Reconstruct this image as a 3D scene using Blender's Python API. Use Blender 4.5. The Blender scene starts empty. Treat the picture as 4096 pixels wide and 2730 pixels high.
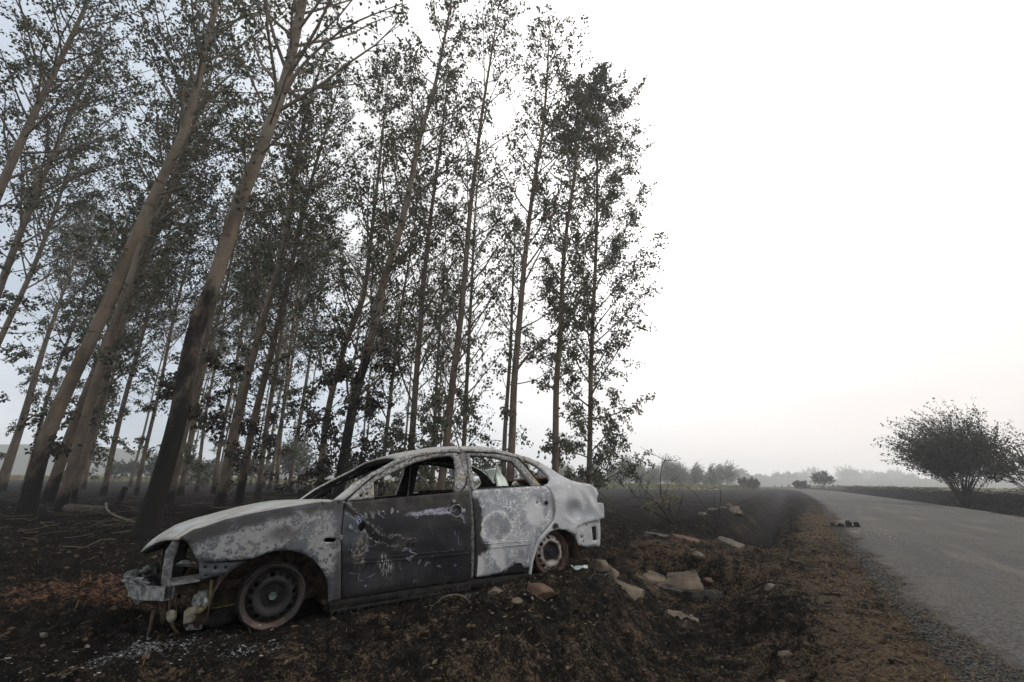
import bpy, bmesh, math, random
import numpy as np
from mathutils import Vector, Matrix, Euler
from mathutils.geometry import delaunay_2d_cdt

random.seed(7)
rng = np.random.default_rng(11)
scene = bpy.context.scene
COL = scene.collection

# ------------------------------------------------------------------ camera
cam_data = bpy.data.cameras.new('camera')
cam_data.sensor_width = 36.0
cam_data.lens = 16.0
cam_data.clip_start = 0.05
cam_data.clip_end = 3000.0
cam = bpy.data.objects.new('camera', cam_data)
COL.objects.link(cam)
PITCH = math.atan(560 / 1820.0)
cam.matrix_world = (Matrix.Translation((0, 0, 1.008)) @ Euler((math.pi / 2 + PITCH, 0, 0)).to_matrix().to_4x4()
                    @ Matrix.Rotation(math.radians(0.8), 4, 'Z'))
scene.camera = cam

# ------------------------------------------------------------------ sky, sun, exposure
SUN_ELEV, SUN_AZ = math.radians(36), math.radians(86)      # azimuth measured clockwise from +Y
world = bpy.data.worlds.new('World')
scene.world = world
world.use_nodes = True
wn = world.node_tree
wn.nodes.clear()
w_out = wn.nodes.new('ShaderNodeOutputWorld')
w_sky = wn.nodes.new('ShaderNodeTexSky')
w_sky.sky_type = 'NISHITA'
w_sky.sun_disc = False
w_sky.sun_elevation = SUN_ELEV
w_sky.sun_rotation = SUN_AZ
w_sky.dust_density = 6.0
w_sky.air_density = 1.0
w_bg = wn.nodes.new('ShaderNodeBackground')
w_bg.inputs['Strength'].default_value = 0.07
wn.links.new(w_sky.outputs[0], w_bg.inputs['Color'])
# smoke veil that whitens the sky: brightest towards the hidden sun, bluish grey beside it, raised behind the camera to light the car
w_tc = wn.nodes.new('ShaderNodeTexCoord')
w_dot = wn.nodes.new('ShaderNodeVectorMath'); w_dot.operation = 'DOT_PRODUCT'
_sd = Vector((math.sin(math.radians(30)) * math.cos(math.radians(42)), math.cos(math.radians(30)) * math.cos(math.radians(42)), math.sin(math.radians(42))))
w_dot.inputs[1].default_value = _sd
wn.links.new(w_tc.outputs['Generated'], w_dot.inputs[0])
w_ramp = wn.nodes.new('ShaderNodeValToRGB')
cr = w_ramp.color_ramp
cr.elements[0].position = 0.0; cr.elements[0].color = (1.25, 1.27, 1.30, 1)
cr.elements[1].position = 1.0; cr.elements[1].color = (2.6, 2.55, 2.5, 1)
for q, c in ((0.42, (1.40, 1.42, 1.44)), (0.58, (0.95, 1.0, 1.06)), (0.66, (0.64, 0.72, 0.82)), (0.79, (0.80, 0.88, 0.98)), (0.85, (1.08, 1.1, 1.12)), (0.90, (1.25, 1.24, 1.23)), (0.95, (1.7, 1.68, 1.65))):
    e = cr.elements.new(q); e.color = (*c, 1)
w_map = wn.nodes.new('ShaderNodeMapRange')
w_map.inputs[1].default_value = -1; w_map.inputs[2].default_value = 1
wn.links.new(w_dot.outputs['Value'], w_map.inputs[0])
# thin uneven smoke bands
w_nz = wn.nodes.new('ShaderNodeTexNoise'); w_nz.inputs['Scale'].default_value = 2.2; w_nz.inputs['Detail'].default_value = 4
w_mp = wn.nodes.new('ShaderNodeMapping'); w_mp.inputs['Scale'].default_value = (1, 1, 5)
wn.links.new(w_tc.outputs['Generated'], w_mp.inputs[0]); wn.links.new(w_mp.outputs[0], w_nz.inputs['Vector'])
w_nm = wn.nodes.new('ShaderNodeMath'); w_nm.operation = 'MULTIPLY_ADD'; w_nm.inputs[1].default_value = 0.11; w_nm.inputs[2].default_value = -0.055
wn.links.new(w_nz.outputs['Fac'], w_nm.inputs[0])
w_ad = wn.nodes.new('ShaderNodeMath'); w_ad.operation = 'ADD'
wn.links.new(w_map.outputs[0], w_ad.inputs[0]); wn.links.new(w_nm.outputs[0], w_ad.inputs[1])
wn.links.new(w_ad.outputs[0], w_ramp.inputs[0])
w_bg2 = wn.nodes.new('ShaderNodeBackground')
w_bg2.inputs['Strength'].default_value = 1.0
# warm smoke low in the sky ahead to the right
w_sep = wn.nodes.new('ShaderNodeSeparateXYZ'); wn.links.new(w_tc.outputs['Generated'], w_sep.inputs[0])
w_wm = wn.nodes.new('ShaderNodeMath'); w_wm.operation = 'MULTIPLY_ADD'; w_wm.inputs[1].default_value = -1.3
wn.links.new(w_sep.outputs[2], w_wm.inputs[0]); wn.links.new(w_sep.outputs[0], w_wm.inputs[2])
w_wr = wn.nodes.new('ShaderNodeMapRange'); w_wr.interpolation_type = 'SMOOTHSTEP'
w_wr.inputs[1].default_value = -.25; w_wr.inputs[2].default_value = .75
wn.links.new(w_wm.outputs[0], w_wr.inputs[0])
w_tint = wn.nodes.new('ShaderNodeMix'); w_tint.data_type = 'RGBA'; w_tint.blend_type = 'MULTIPLY'
w_tint.inputs[7].default_value = (0.94, 0.875, 0.84, 1)
wn.links.new(w_wr.outputs[0], w_tint.inputs[0]); wn.links.new(w_ramp.outputs[0], w_tint.inputs[6])
wn.links.new(w_tint.outputs[2], w_bg2.inputs['Color'])
w_mix = wn.nodes.new('ShaderNodeMixShader')
w_mix.inputs[0].default_value = 0.9
wn.links.new(w_bg.outputs[0], w_mix.inputs[1]); wn.links.new(w_bg2.outputs[0], w_mix.inputs[2])
wn.links.new(w_mix.outputs[0], w_out.inputs['Surface'])

sun_data = bpy.data.lights.new('sun', 'SUN')
sun_data.energy = 0.9
sun_data.angle = math.radians(25)
sun_data.color = (1.0, 0.93, 0.84)
sun = bpy.data.objects.new('sun', sun_data)
COL.objects.link(sun)
_d = Vector((math.sin(SUN_AZ) * math.cos(SUN_ELEV), math.cos(SUN_AZ) * math.cos(SUN_ELEV), math.sin(SUN_ELEV)))
sun.rotation_euler = (-_d).to_track_quat('-Z', 'Y').to_euler()

scene.view_settings.view_transform = 'Standard'
scene.view_settings.look = 'None'
scene.view_settings.exposure = 0.0
scene.view_settings.gamma = 1.0
scene.render.engine = 'CYCLES'
scene.cycles.max_bounces = 6
scene.cycles.diffuse_bounces = 3
scene.cycles.volume_bounces = 3
scene.cycles.use_denoising = True

# ------------------------------------------------------------------ object helpers
def link(o, parent=None):
    COL.objects.link(o)
    if parent is not None:
        o.parent = parent
    return o

def empty(name, loc=(0, 0, 0), rot=(0, 0, 0)):
    o = bpy.data.objects.new(name, None)
    o.empty_display_size = .2
    o.location = loc
    o.rotation_euler = rot
    return link(o)

def tag(o, label, cat, group=None):
    o['label'] = label
    o['category'] = cat
    if group:
        o['group'] = group
    return o

def fast(name, V, faces, mat, parent=None, smooth=True, attrs=None, mids=None):
    """V (n,3); faces = list of (m,k) int arrays; one mesh object"""
    me = bpy.data.meshes.new(name)
    V = np.asarray(V, np.float32)
    faces = [np.asarray(f, np.int32) for f in faces if len(f)]
    me.vertices.add(len(V)); me.vertices.foreach_set('co', V.ravel())
    nl = sum(f.size for f in faces); npol = sum(len(f) for f in faces)
    me.loops.add(nl); me.polygons.add(npol)
    me.loops.foreach_set('vertex_index', np.concatenate([f.ravel() for f in faces]))
    tot = np.concatenate([np.full(len(f), f.shape[1], np.int32) for f in faces])
    st = np.concatenate([[0], np.cumsum(tot)[:-1]]).astype(np.int32)
    me.polygons.foreach_set('loop_start', st)
    try:
        me.polygons.foreach_set('loop_total', tot)
    except Exception:
        pass
    me.polygons.foreach_set('use_smooth', np.full(npol, smooth))
    for m in (mat if isinstance(mat, (list, tuple)) else [mat]):
        me.materials.append(m)
    if mids is not None:
        me.polygons.foreach_set('material_index', np.asarray(mids, np.int32))
    me.update(calc_edges=True)
    me.validate()
    for k, a in (attrs or {}).items():
        at = me.attributes.new(k, 'FLOAT', 'POINT')
        at.data.foreach_set('value', np.asarray(a, np.float32))
    o = bpy.data.objects.new(name, me)
    return link(o, parent)

class MB:
    """collects shapes into one mesh"""
    def __init__(self):
        self.V = []; self.F = {}; self.n = 0; self.A = []
    def add(self, V, faces, a=None):
        V = np.asarray(V, float)
        for f in faces:
            f = np.asarray(f, int)
            if len(f):
                self.F.setdefault(f.shape[1], []).append(f + self.n)
        self.V.append(V); self.n += len(V)
        self.A.append(np.full(len(V), 0.0 if a is None else a) if np.isscalar(a) or a is None else np.asarray(a, float))
        return self
    def tube(self, P, r, k=6, cap=True, a=None):
        P = np.asarray(P, float); n = len(P)
        r = np.full(n, r, float) if np.isscalar(r) else np.asarray(r, float)
        T = np.gradient(P, axis=0); T /= np.linalg.norm(T, axis=1)[:, None] + 1e-9
        ref = np.array([0.31, .17, .93]) if abs(T[0] @ np.array([0.31, .17, .93])) < .9 else np.array([1., 0.1, 0])
        N = np.cross(T, ref); N /= np.linalg.norm(N, axis=1)[:, None] + 1e-9
        B = np.cross(T, N)
        th = np.arange(k) * 2 * math.pi / k
        V = (P[:, None, :] + r[:, None, None] * (np.cos(th)[None, :, None] * N[:, None, :] + np.sin(th)[None, :, None] * B[:, None, :])).reshape(-1, 3)
        i = np.arange(n - 1)[:, None] * k; j = np.arange(k)[None, :]; j2 = (j + 1) % k
        F = np.stack([i + j, i + j2, i + k + j2, i + k + j], -1).reshape(-1, 4)
        fs = [F]
        if cap and k <= 12:
            fs += [np.arange(k)[::-1][None, :].copy(), (np.arange(k) + (n - 1) * k)[None, :]]
        return self.add(V, fs, a)
    def box(self, c, s, rot=None, bev=0.0):
        c = np.asarray(c, float); s = np.asarray(s, float) / 2
        bm = bmesh.new(); bmesh.ops.create_cube(bm, size=2)
        for v in bm.verts:
            v.co = Vector([v.co[i] * s[i] for i in range(3)])
        if bev:
            bmesh.ops.bevel(bm, geom=bm.edges[:], offset=bev, segments=2, affect='EDGES', profile=.6)
        return self.bm(bm, c, rot)
    def bm(self, bm, c=(0, 0, 0), rot=None):
        bm.verts.index_update()
        V = np.array([v.co[:] for v in bm.verts])
        if rot is not None:
            V = V @ np.array(Euler(rot).to_matrix()).T
        V = V + np.asarray(c, float)
        byk = {}
        for f in bm.faces:
            byk.setdefault(len(f.verts), []).append([v.index for v in f.verts])
        bm.free()
        return self.add(V, [np.array(x) for x in byk.values()])
    def lathe(self, prof, c=(0, 0, 0), axis='y', k=40, wob=None):
        """prof [(r,h)] turned about an axis through c"""
        th = np.arange(k) * 2 * math.pi / k; n = len(prof)
        V = []
        for r, h in prof:
            rr = r if wob is None else r + np.array([wob(t, r, h)[0] for t in th])
            hh = h if wob is None else h + np.array([wob(t, r, h)[1] for t in th])
            a, b = rr * np.cos(th), rr * np.sin(th)
            hh = np.broadcast_to(hh, a.shape)
            V.append(np.stack([a, hh, b], -1) if axis == 'y' else np.stack([a, b, hh], -1))
        V = np.concatenate(V) + np.asarray(c, float)
        i = np.arange(n - 1)[:, None] * k; j = np.arange(k)[None, :]; j2 = (j + 1) % k
        return self.add(V, [np.stack([i + j, i + j2, i + k + j2, i + k + j], -1).reshape(-1, 4)])
    def build(self, name, mat, parent=None, smooth=True, attr=None, **kw):
        V = np.concatenate(self.V)
        faces = [np.concatenate(f) for f in self.F.values()]
        at = {attr: np.concatenate(self.A)} if attr else None
        return fast(name, V, faces, mat, parent, smooth, at)

def spline(P, n):
    """smooth curve through points (Catmull-Rom)"""
    P = np.asarray(P, float)
    if len(P) == 2:
        t = np.linspace(0, 1, n)[:, None]; return P[0] * (1 - t) + P[1] * t
    Q = np.vstack([2 * P[0] - P[1], P, 2 * P[-1] - P[-2]])
    seg = np.linspace(0, len(P) - 1 - 1e-6, n); i = seg.astype(int); t = (seg - i)[:, None]
    a, b, c, d = Q[i], Q[i + 1], Q[i + 2], Q[i + 3]
    return .5 * (2 * b + (c - a) * t + (2 * a - 5 * b + 4 * c - d) * t ** 2 + (3 * b - a - 3 * c + d) * t ** 3)

# ------------------------------------------------------------------ material helper
class NT:
    def __init__(self, name):
        self.m = bpy.data.materials.new(name); self.m.use_nodes = True
        self.t = self.m.node_tree; self.t.nodes.clear()
        self.out = self.n('ShaderNodeOutputMaterial')
        self.tc = self.n('ShaderNodeTexCoord')
        self.P = self.tc.outputs['Object']
    def n(self, k, **kw):
        nd = self.t.nodes.new(k)
        for a, b in kw.items():
            setattr(nd, a, b)
        return nd
    def _in(self, sock, v):
        if isinstance(v, bpy.types.NodeSocket):
            self.t.links.new(v, sock)
        elif v is not None:
            if hasattr(sock.default_value, '__len__') and not hasattr(v, '__len__'):
                sock.default_value = [v] * len(sock.default_value)
            elif hasattr(sock.default_value, '__len__') and len(sock.default_value) == 4 and len(v) == 3:
                sock.default_value = (*v, 1)
            else:
                sock.default_value = v
    def math(self, op, a, b=None, c=None, clamp=False):
        nd = self.n('ShaderNodeMath', operation=op, use_clamp=clamp)
        self._in(nd.inputs[0], a); self._in(nd.inputs[1], b); self._in(nd.inputs[2], c)
        return nd.outputs[0]
    def add(self, a, b): return self.math('ADD', a, b)
    def mul(self, a, b): return self.math('MULTIPLY', a, b)
    def sub(self, a, b): return self.math('SUBTRACT', a, b)
    def mx(self, a, b): return self.math('MAXIMUM', a, b)
    def inv(self, a): return self.math('SUBTRACT', 1.0, a)
    def step(self, x, a, b):
        nd = self.n('ShaderNodeMapRange', interpolation_type='SMOOTHSTEP')
        self._in(nd.inputs[0], x); nd.inputs[1].default_value = min(a, b); nd.inputs[2].default_value = max(a, b)
        nd.inputs[3].default_value = 0 if a < b else 1; nd.inputs[4].default_value = 1 if a < b else 0
        return nd.outputs[0]
    def map(self, P=None, scale=(1, 1, 1), loc=(0, 0, 0), rot=(0, 0, 0)):
        nd = self.n('ShaderNodeMapping'); self._in(nd.inputs[0], P or self.P)
        nd.inputs['Scale'].default_value = scale; nd.inputs['Location'].default_value = loc; nd.inputs['Rotation'].default_value = rot
        return nd.outputs[0]
    def noise(self, s, det=4, rough=.55, P=None, dist=0.0, col=False):
        nd = self.n('ShaderNodeTexNoise'); self._in(nd.inputs['Vector'], P or self.P)
        nd.inputs['Scale'].default_value = s; nd.inputs['Detail'].default_value = det
        nd.inputs['Roughness'].default_value = rough; nd.inputs['Distortion'].default_value = dist
        return nd.outputs['Color' if col else 'Fac']
    def vor(self, s, P=None, feature='F1', rnd=1.0, out='Distance'):
        nd = self.n('ShaderNodeTexVoronoi', feature=feature); self._in(nd.inputs['Vector'], P or self.P)
        nd.inputs['Scale'].default_value = s; nd.inputs['Randomness'].default_value = rnd
        return nd.outputs[out]
    def warp(self, amt, s, P=None, det=3):
        P = P or self.P
        c = self.noise(s, det, .5, P, col=True)
        a = self.n('ShaderNodeVectorMath', operation='SUBTRACT'); self._in(a.inputs[0], c); a.inputs[1].default_value = (.5, .5, .5)
        b = self.n('ShaderNodeVectorMath', operation='SCALE'); self._in(b.inputs[0], a.outputs[0]); b.inputs['Scale'].default_value = amt
        d = self.n('ShaderNodeVectorMath', operation='ADD'); self._in(d.inputs[0], P); self._in(d.inputs[1], b.outputs[0])
        return d.outputs[0]
    def xyz(self, P=None):
        nd = self.n('ShaderNodeSeparateXYZ'); self._in(nd.inputs[0], P or self.P)
        return nd.outputs
    def attr(self, name):
        return self.n('ShaderNodeAttribute', attribute_name=name).outputs['Fac']
    def mix(self, f, a, b):
        nd = self.n('ShaderNodeMix', data_type='RGBA')
        self._in(nd.inputs[0], f); self._in(nd.inputs[6], a); self._in(nd.inputs[7], b)
        return nd.outputs[2]
    def blob(self, cx, cz, rx, rz, rot=0, P=None, soft=.35):
        """soft ellipse in the x-z plane, 1 inside"""
        x, _, z = self.xyz(P)
        dx, dz = self.sub(x, cx), self.sub(z, cz)
        c, s = math.cos(rot), math.sin(rot)
        u = self.math('DIVIDE', self.add(self.mul(dx, c), self.mul(dz, s)), rx)
        v = self.math('DIVIDE', self.sub(self.mul(dz, c), self.mul(dx, s)), rz)
        d = self.math('SQRT', self.add(self.mul(u, u), self.mul(v, v)))
        return self.step(d, 1 + soft, 1 - soft)
    def bump(self, h, strength=.3, dist=.01, normal=None):
        nd = self.n('ShaderNodeBump'); nd.inputs['Strength'].default_value = strength; nd.inputs['Distance'].default_value = dist
        self._in(nd.inputs['Height'], h)
        if normal is not None: self._in(nd.inputs['Normal'], normal)
        return nd.outputs[0]
    def finish(self, col, rough=.8, normal=None, metal=0.0, spec=.3, trans=None, extra=None):
        b = self.n('ShaderNodeBsdfPrincipled')
        self._in(b.inputs['Base Color'], col); self._in(b.inputs['Roughness'], rough)
        self._in(b.inputs['Metallic'], metal); b.inputs['Specular IOR Level'].default_value = spec
        if normal is not None: self._in(b.inputs['Normal'], normal)
        sh = b.outputs[0]
        if trans is not None:
            tr = self.n('ShaderNodeBsdfTranslucent'); self._in(tr.inputs['Color'], trans[0])
            mx = self.n('ShaderNodeMixShader'); mx.inputs[0].default_value = trans[1]
            self.t.links.new(sh, mx.inputs[1]); self.t.links.new(tr.outputs[0], mx.inputs[2]); sh = mx.outputs[0]
        self.t.links.new(sh, self.out.inputs['Surface'])
        return self.m

def simple(name, a, b, scale=20, rough=.85, bump=.3, dist=.005, spec=.25, metal=0.0, lo=.35, hi=.65):
    t = NT(name)
    f = t.noise(scale, 5, .6)
    return t.finish(t.mix(t.step(f, lo, hi), a, b), rough, t.bump(t.noise(scale * 2.3, 5, .65), bump, dist), metal, spec)
# ------------------------------------------------------------------ terrain (plain numpy)
def sstep(a, b, x):
    t = np.clip((x - a) / (b - a), 0, 1)
    return t * t * (3 - 2 * t)

def hash2(ix, iy, seed):
    ix = ix.astype(np.int64); iy = iy.astype(np.int64)
    n = (ix * 374761393 + iy * 668265263 + seed * 1442695041) & 0xffffffff
    n = ((n ^ (n >> 13)) * 1274126177) & 0xffffffff
    n = n ^ (n >> 16)
    return (n & 0xffff) / 65535.0

def vnoise(x, y, seed=0):
    x = np.asarray(x, float); y = np.asarray(y, float)
    ix = np.floor(x); iy = np.floor(y); fx = x - ix; fy = y - iy
    fx = fx * fx * (3 - 2 * fx); fy = fy * fy * (3 - 2 * fy)
    a = hash2(ix, iy, seed); b = hash2(ix + 1, iy, seed)
    c = hash2(ix, iy + 1, seed); d = hash2(ix + 1, iy + 1, seed)
    return (a + (b - a) * fx) * (1 - fy) + (c + (d - c) * fx) * fy

def fbm(x, y, seed=0, octs=4, gain=.5):
    s = 0; a = 1; t = 0
    for i in range(octs):
        s = s + a * (vnoise(x, y, seed + i * 17) - .5); t += a
        a *= gain; x = x * 2.03 + 11.3; y = y * 2.03 - 7.1
    return s / t * 2

RD = (.505, .863)                        # road direction
ZROAD = -.05
def road_left(s):
    return .92 + .75 * sstep(7, 40, s) - 55 * sstep(90, 420, s)
ROADW = 6.2
def ds(x, y):
    return .863 * x - .505 * y, .505 * x + .863 * y

def ditch_c(s):
    return -.78 - .45 * sstep(4.3, 6.3, s) + .15 * sstep(9, 13, s) - 55 * sstep(90, 420, s)

def height(x, y):
    """smooth height of the ground"""
    x = np.asarray(x, float); y = np.asarray(y, float)
    d, s = ds(x, y)
    dx = x + 1.628; dy = y - 3.579
    cx = .8366 * dx + .5478 * dy; cy = -.5478 * dx + .8366 * dy
    # field level: rises along the car, falls gently behind it towards the plantation
    fld = .125 * sstep(-.3, 2.9, cx) * (1 - sstep(4, 14, cx)) - .075 * sstep(0, 1.8, cy) - .05 * sstep(2, 9, cy)
    fld = fld - .04 * sstep(12, 30, y)
    rl = road_left(s)
    # right of the ditch the verge runs up to the road
    t = sstep(-1.5, .1, d - rl + .92)
    h = fld * (1 - t) + ZROAD * t
    pad = sstep(6.9, 7.15, s) * (1 - sstep(9.8, 11.2, s))
    dep = (.50 + .22 * sstep(9, 11, s) - .12 * sstep(30, 70, s)) * (1 - .93 * pad) * (1 - .6 * sstep(120, 300, s))
    w = .72 - .06 * sstep(8, 11, s)
    h = h - dep * np.exp(-np.abs((d - ditch_c(s)) / w) ** 2.4)
    # spoil bank on the left lip
    h = h + (.07 * np.exp(-((d + 2.05) / .26) ** 2) * sstep(3.0, 3.8, s) * (1 - sstep(4.3, 5.2, s)))
    h = h + .16 * np.exp(-((d - ditch_c(s) + 1.25) / .5) ** 2) * sstep(11, 15, s) * (1 - sstep(40, 70, s)) * (.6 + .8 * vnoise(s * .5, d * .7, 3))
    # right verge beyond the road: low bank
    rr = rl + ROADW
    h = h - .25 * sstep(.1, 1.2, d - rr) + .55 * sstep(1.4, 3.0, d - rr) * (1 - .5 * sstep(5, 12, d - rr))
    return h

def rough(x, y):
    """clods and rough turf, on top of height()"""
    d, s = ds(x, y); rl = road_left(s)
    r = np.hypot(x, y)
    a = np.where((d > rl - .9) & (d < rl + ROADW + .3), 0.45, 1.0)
    a = a * (1 - .95 * sstep(-.15, .1, d - rl) * (1 - sstep(ROADW - .1, ROADW + .3, d - rl)))
    n = .07 * fbm(x * 1.3, y * 1.3, 5, 3) + .062 * fbm(x * 5, y * 5, 9, 3) + .046 * fbm(x * 17, y * 17, 21, 3) * (1 - sstep(10, 25, r))
    b = np.abs(fbm(x * 9, y * 9, 41, 2)); n = n + .045 * (b - .25) * (1 - sstep(10, 30, r))
    dx = x + 1.628; dy = y - 3.579
    cx = .8366 * dx + .5478 * dy; cy = -.5478 * dx + .8366 * dy
    under = sstep(-1.0, -.2, cx) * (1 - sstep(3.0, 3.6, cx)) * sstep(-.25, .1, cy) * (1 - sstep(1.7, 2.2, cy))
    return n * a * (1 - .75 * under)
# ------------------------------------------------------------------ ground, road, field, hills
def ground_material():
    t = NT('burnt_soil')
    P = t.P
    n1 = t.noise(1.1, 5, .6); n2 = t.noise(7, 6, .65); n3 = t.noise(38, 5, .7); n4 = t.noise(120, 4, .7)
    soot = t.mix(t.step(n2, .3, .7), (.0052, .0047, .0042), (.0135, .0114, .0095))
    soot = t.mix(t.step(n4, .56, .74), soot, (.060, .055, .048))
    brown = t.mix(t.step(n3, .3, .72), (.034, .0245, .017), (.112, .080, .053))
    brown = t.mix(t.step(n4, .6, .75), brown, (.21, .16, .11))
    wb = t.add(t.mul(t.attr('brown'), .86), t.mul(t.sub(n3, .5), 1.2))
    wb = t.add(wb, t.add(t.mul(t.sub(n2, .5), 1.0), t.add(t.mul(t.sub(t.noise(2.3, 4, .6), .5), .75), t.mul(t.sub(n4, .5), 1.1))))
    col = t.mix(t.step(wb, .38, .66), soot, brown)
    red = t.mix(t.step(n3, .35, .65), (.050, .028, .018), (.130, .070, .043))
    wr = t.add(t.attr('red'), t.add(t.mul(t.sub(n3, .5), 1.2), t.mul(t.sub(n2, .5), .9)))
    col = t.mix(t.step(wr, .45, .68), col, red)
    ash = t.mix(t.step(n4, .38, .66), (.07, .072, .075), (.32, .33, .34))
    wa = t.add(t.attr('ash'), t.add(t.mul(t.sub(n3, .5), 1.7), t.mul(t.sub(n4, .5), 1.3)))
    col = t.mix(t.step(wa, .58, .78), col, ash)
    # grit of the road shoulder
    v = t.vor(75, out='Color'); sv = t.xyz(v)[0]
    grit = t.mix(t.step(sv, .2, .9), (.018, .018, .019), (.10, .098, .094))
    wg = t.add(t.attr('gravel'), t.mul(t.sub(n3, .5), 1.2))
    col = t.mix(t.step(wg, .42, .66), col, grit)
    dry = t.mix(n3, (.055, .034, .016), (.19, .125, .06))
    wd = t.add(t.mul(t.attr('gravel'), .35), t.mul(t.sub(t.noise(16, 5, .7, t.map(scale=(1, 1, 1), loc=(3, 1, 0))), .5), 2.4))
    col = t.mix(t.step(wd, .42, .6), col, dry)
    far = t.attr('far')
    fc = t.mix(t.step(n1, .35, .68), (.008, .0076, .0076), (.025, .022, .020))
    fc = t.mix(t.mul(t.step(t.noise(.55, 6, .7), .56, .66), .8), fc, (.050, .040, .031))
    col = t.mix(t.mul(far, .85), col, fc)
    nb = t.bump(n4, .5, .012, t.bump(n3, .7, .03))
    return t.finish(col, .97, nb, spec=.04)

M_GROUND = ground_material()

def build_ground():
    ang = np.concatenate([np.radians(np.arange(-58, 58.01, .24))])
    extra = np.radians(np.array([-180, -165, -150, -135, -120, -105, -95, -85, -78, -72, -67, -63, -60]))
    ang = np.concatenate([extra, ang, -extra[::-1][:-1]])
    rr = [0.35]
    while rr[-1] < 45: rr.append(rr[-1] * 1.0065 + .001)
    while rr[-1] < 640: rr.append(rr[-1] * 1.035)
    rr = np.array(rr)
    A, Rr = np.meshgrid(ang, rr)
    X = Rr * np.sin(A); Y = Rr * np.cos(A)
    Z = height(X, Y) + rough(X, Y)
    nA = len(ang); nR = len(rr)
    V = np.stack([X, Y, Z], -1).reshape(-1, 3)
    V = np.vstack([V, [[0, 0, float(height(0, 0))]]])
    i = np.arange(nR - 1)[:, None] * nA; j = np.arange(nA)[None, :]; j2 = (j + 1) % nA
    F = np.stack([i + j, i + nA + j, i + nA + j2, i + j2], -1).reshape(-1, 4)
    jj = np.arange(nA)
    F3 = np.stack([np.full(nA, len(V) - 1), jj, (jj + 1) % nA], -1)
    x, y = V[:, 0], V[:, 1]
    d, s = ds(x, y); rl = road_left(s); r = np.hypot(x, y)
    dx = x + 1.628; dy = y - 3.579
    cx = .8366 * dx + .5478 * dy; cy = -.5478 * dx + .8366 * dy
    big = fbm(x * .55, y * .55, 77, 3)
    brown = .10 + .58 * sstep(-1.45, -.55, d - rl + .05) * (1 - sstep(.0, .35, d - rl)) * (1 - .4 * sstep(14, 40, s))
    pad = sstep(5.4, 6.8, s) * (1 - sstep(9.6, 10.8, s)) * sstep(-3.2, -2.0, d)
    brown = np.maximum(brown, .60 * pad)
    brown = np.maximum(brown, (.37 + .14 * big) * sstep(-4.2, -2.2, d) * (1 - sstep(.2, .5, d)) * (1 - sstep(6.4, 7.4, s)))
    brown = np.maximum(brown, .50 * np.exp(-((d - ditch_c(s) - .75) / .3) ** 2) * sstep(9, 12, s))
    brown = np.maximum(brown, .40 * np.exp(-((d - ditch_c(s) + .55) / .25) ** 2) * sstep(10, 13, s) * (1 - sstep(30, 50, s)))
    brown = brown + .22 * big * (r < 40)
    brown = brown * (1 - .9 * sstep(.2, 1.2, d - rl - ROADW + .4))
    brown = np.where((cy > 2.2) & (d < -2), np.minimum(brown, .26), brown)
    lx, ly = x + 4.2, y - 5.0
    red = .56 * np.exp(-((lx * .97 - ly * .2) / 2.1) ** 2 - ((ly * .97 + lx * .2) / 1.15) ** 2)
    red = np.maximum(red, .55 * np.exp(-((cx + 2.0) / .8) ** 2 - ((cy - .9) / .6) ** 2))
    red = np.maximum(red, .5 * np.exp(-((cx - 3.75) / .5) ** 2 - ((cy - .7) / .55) ** 2))
    ash = .60 * np.exp(-((cx + .70) / .50) ** 2 - ((cy + .05) / .28) ** 2)
    ash = np.maximum(ash, .55 * np.exp(-((cx + .15) / .28) ** 2 - ((cy + .42) / .16) ** 2))
    ash = np.maximum(ash, .62 * np.exp(-((cx - 3.35) / .4) ** 2 - ((cy - .25) / .3) ** 2))
    ash = np.maximum(ash, .5 * np.exp(-((cx - 1.5) / .35) ** 2 - ((cy + .06) / .1) ** 2))
    gravel = .70 * sstep(-.42, -.12, d - rl) * (1 - sstep(.25, .6, d - rl)) + .35 * np.exp(-((d - rl - ROADW) / .3) ** 2)
    far = sstep(16, 42, r) * (1 - .6 * sstep(-.7, -.2, d - rl + .3) * (1 - sstep(ROADW, ROADW + .6, d - rl)))
    o = fast('ground', V, [F, F3], M_GROUND, None, True,
             dict(brown=brown, red=red, ash=ash, gravel=gravel, far=far))
    o['kind'] = 'structure'
    return o
build_ground()

def gh(x, y):
    return float(height(x, y) + rough(np.array(x, float), np.array(y, float)))

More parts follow.
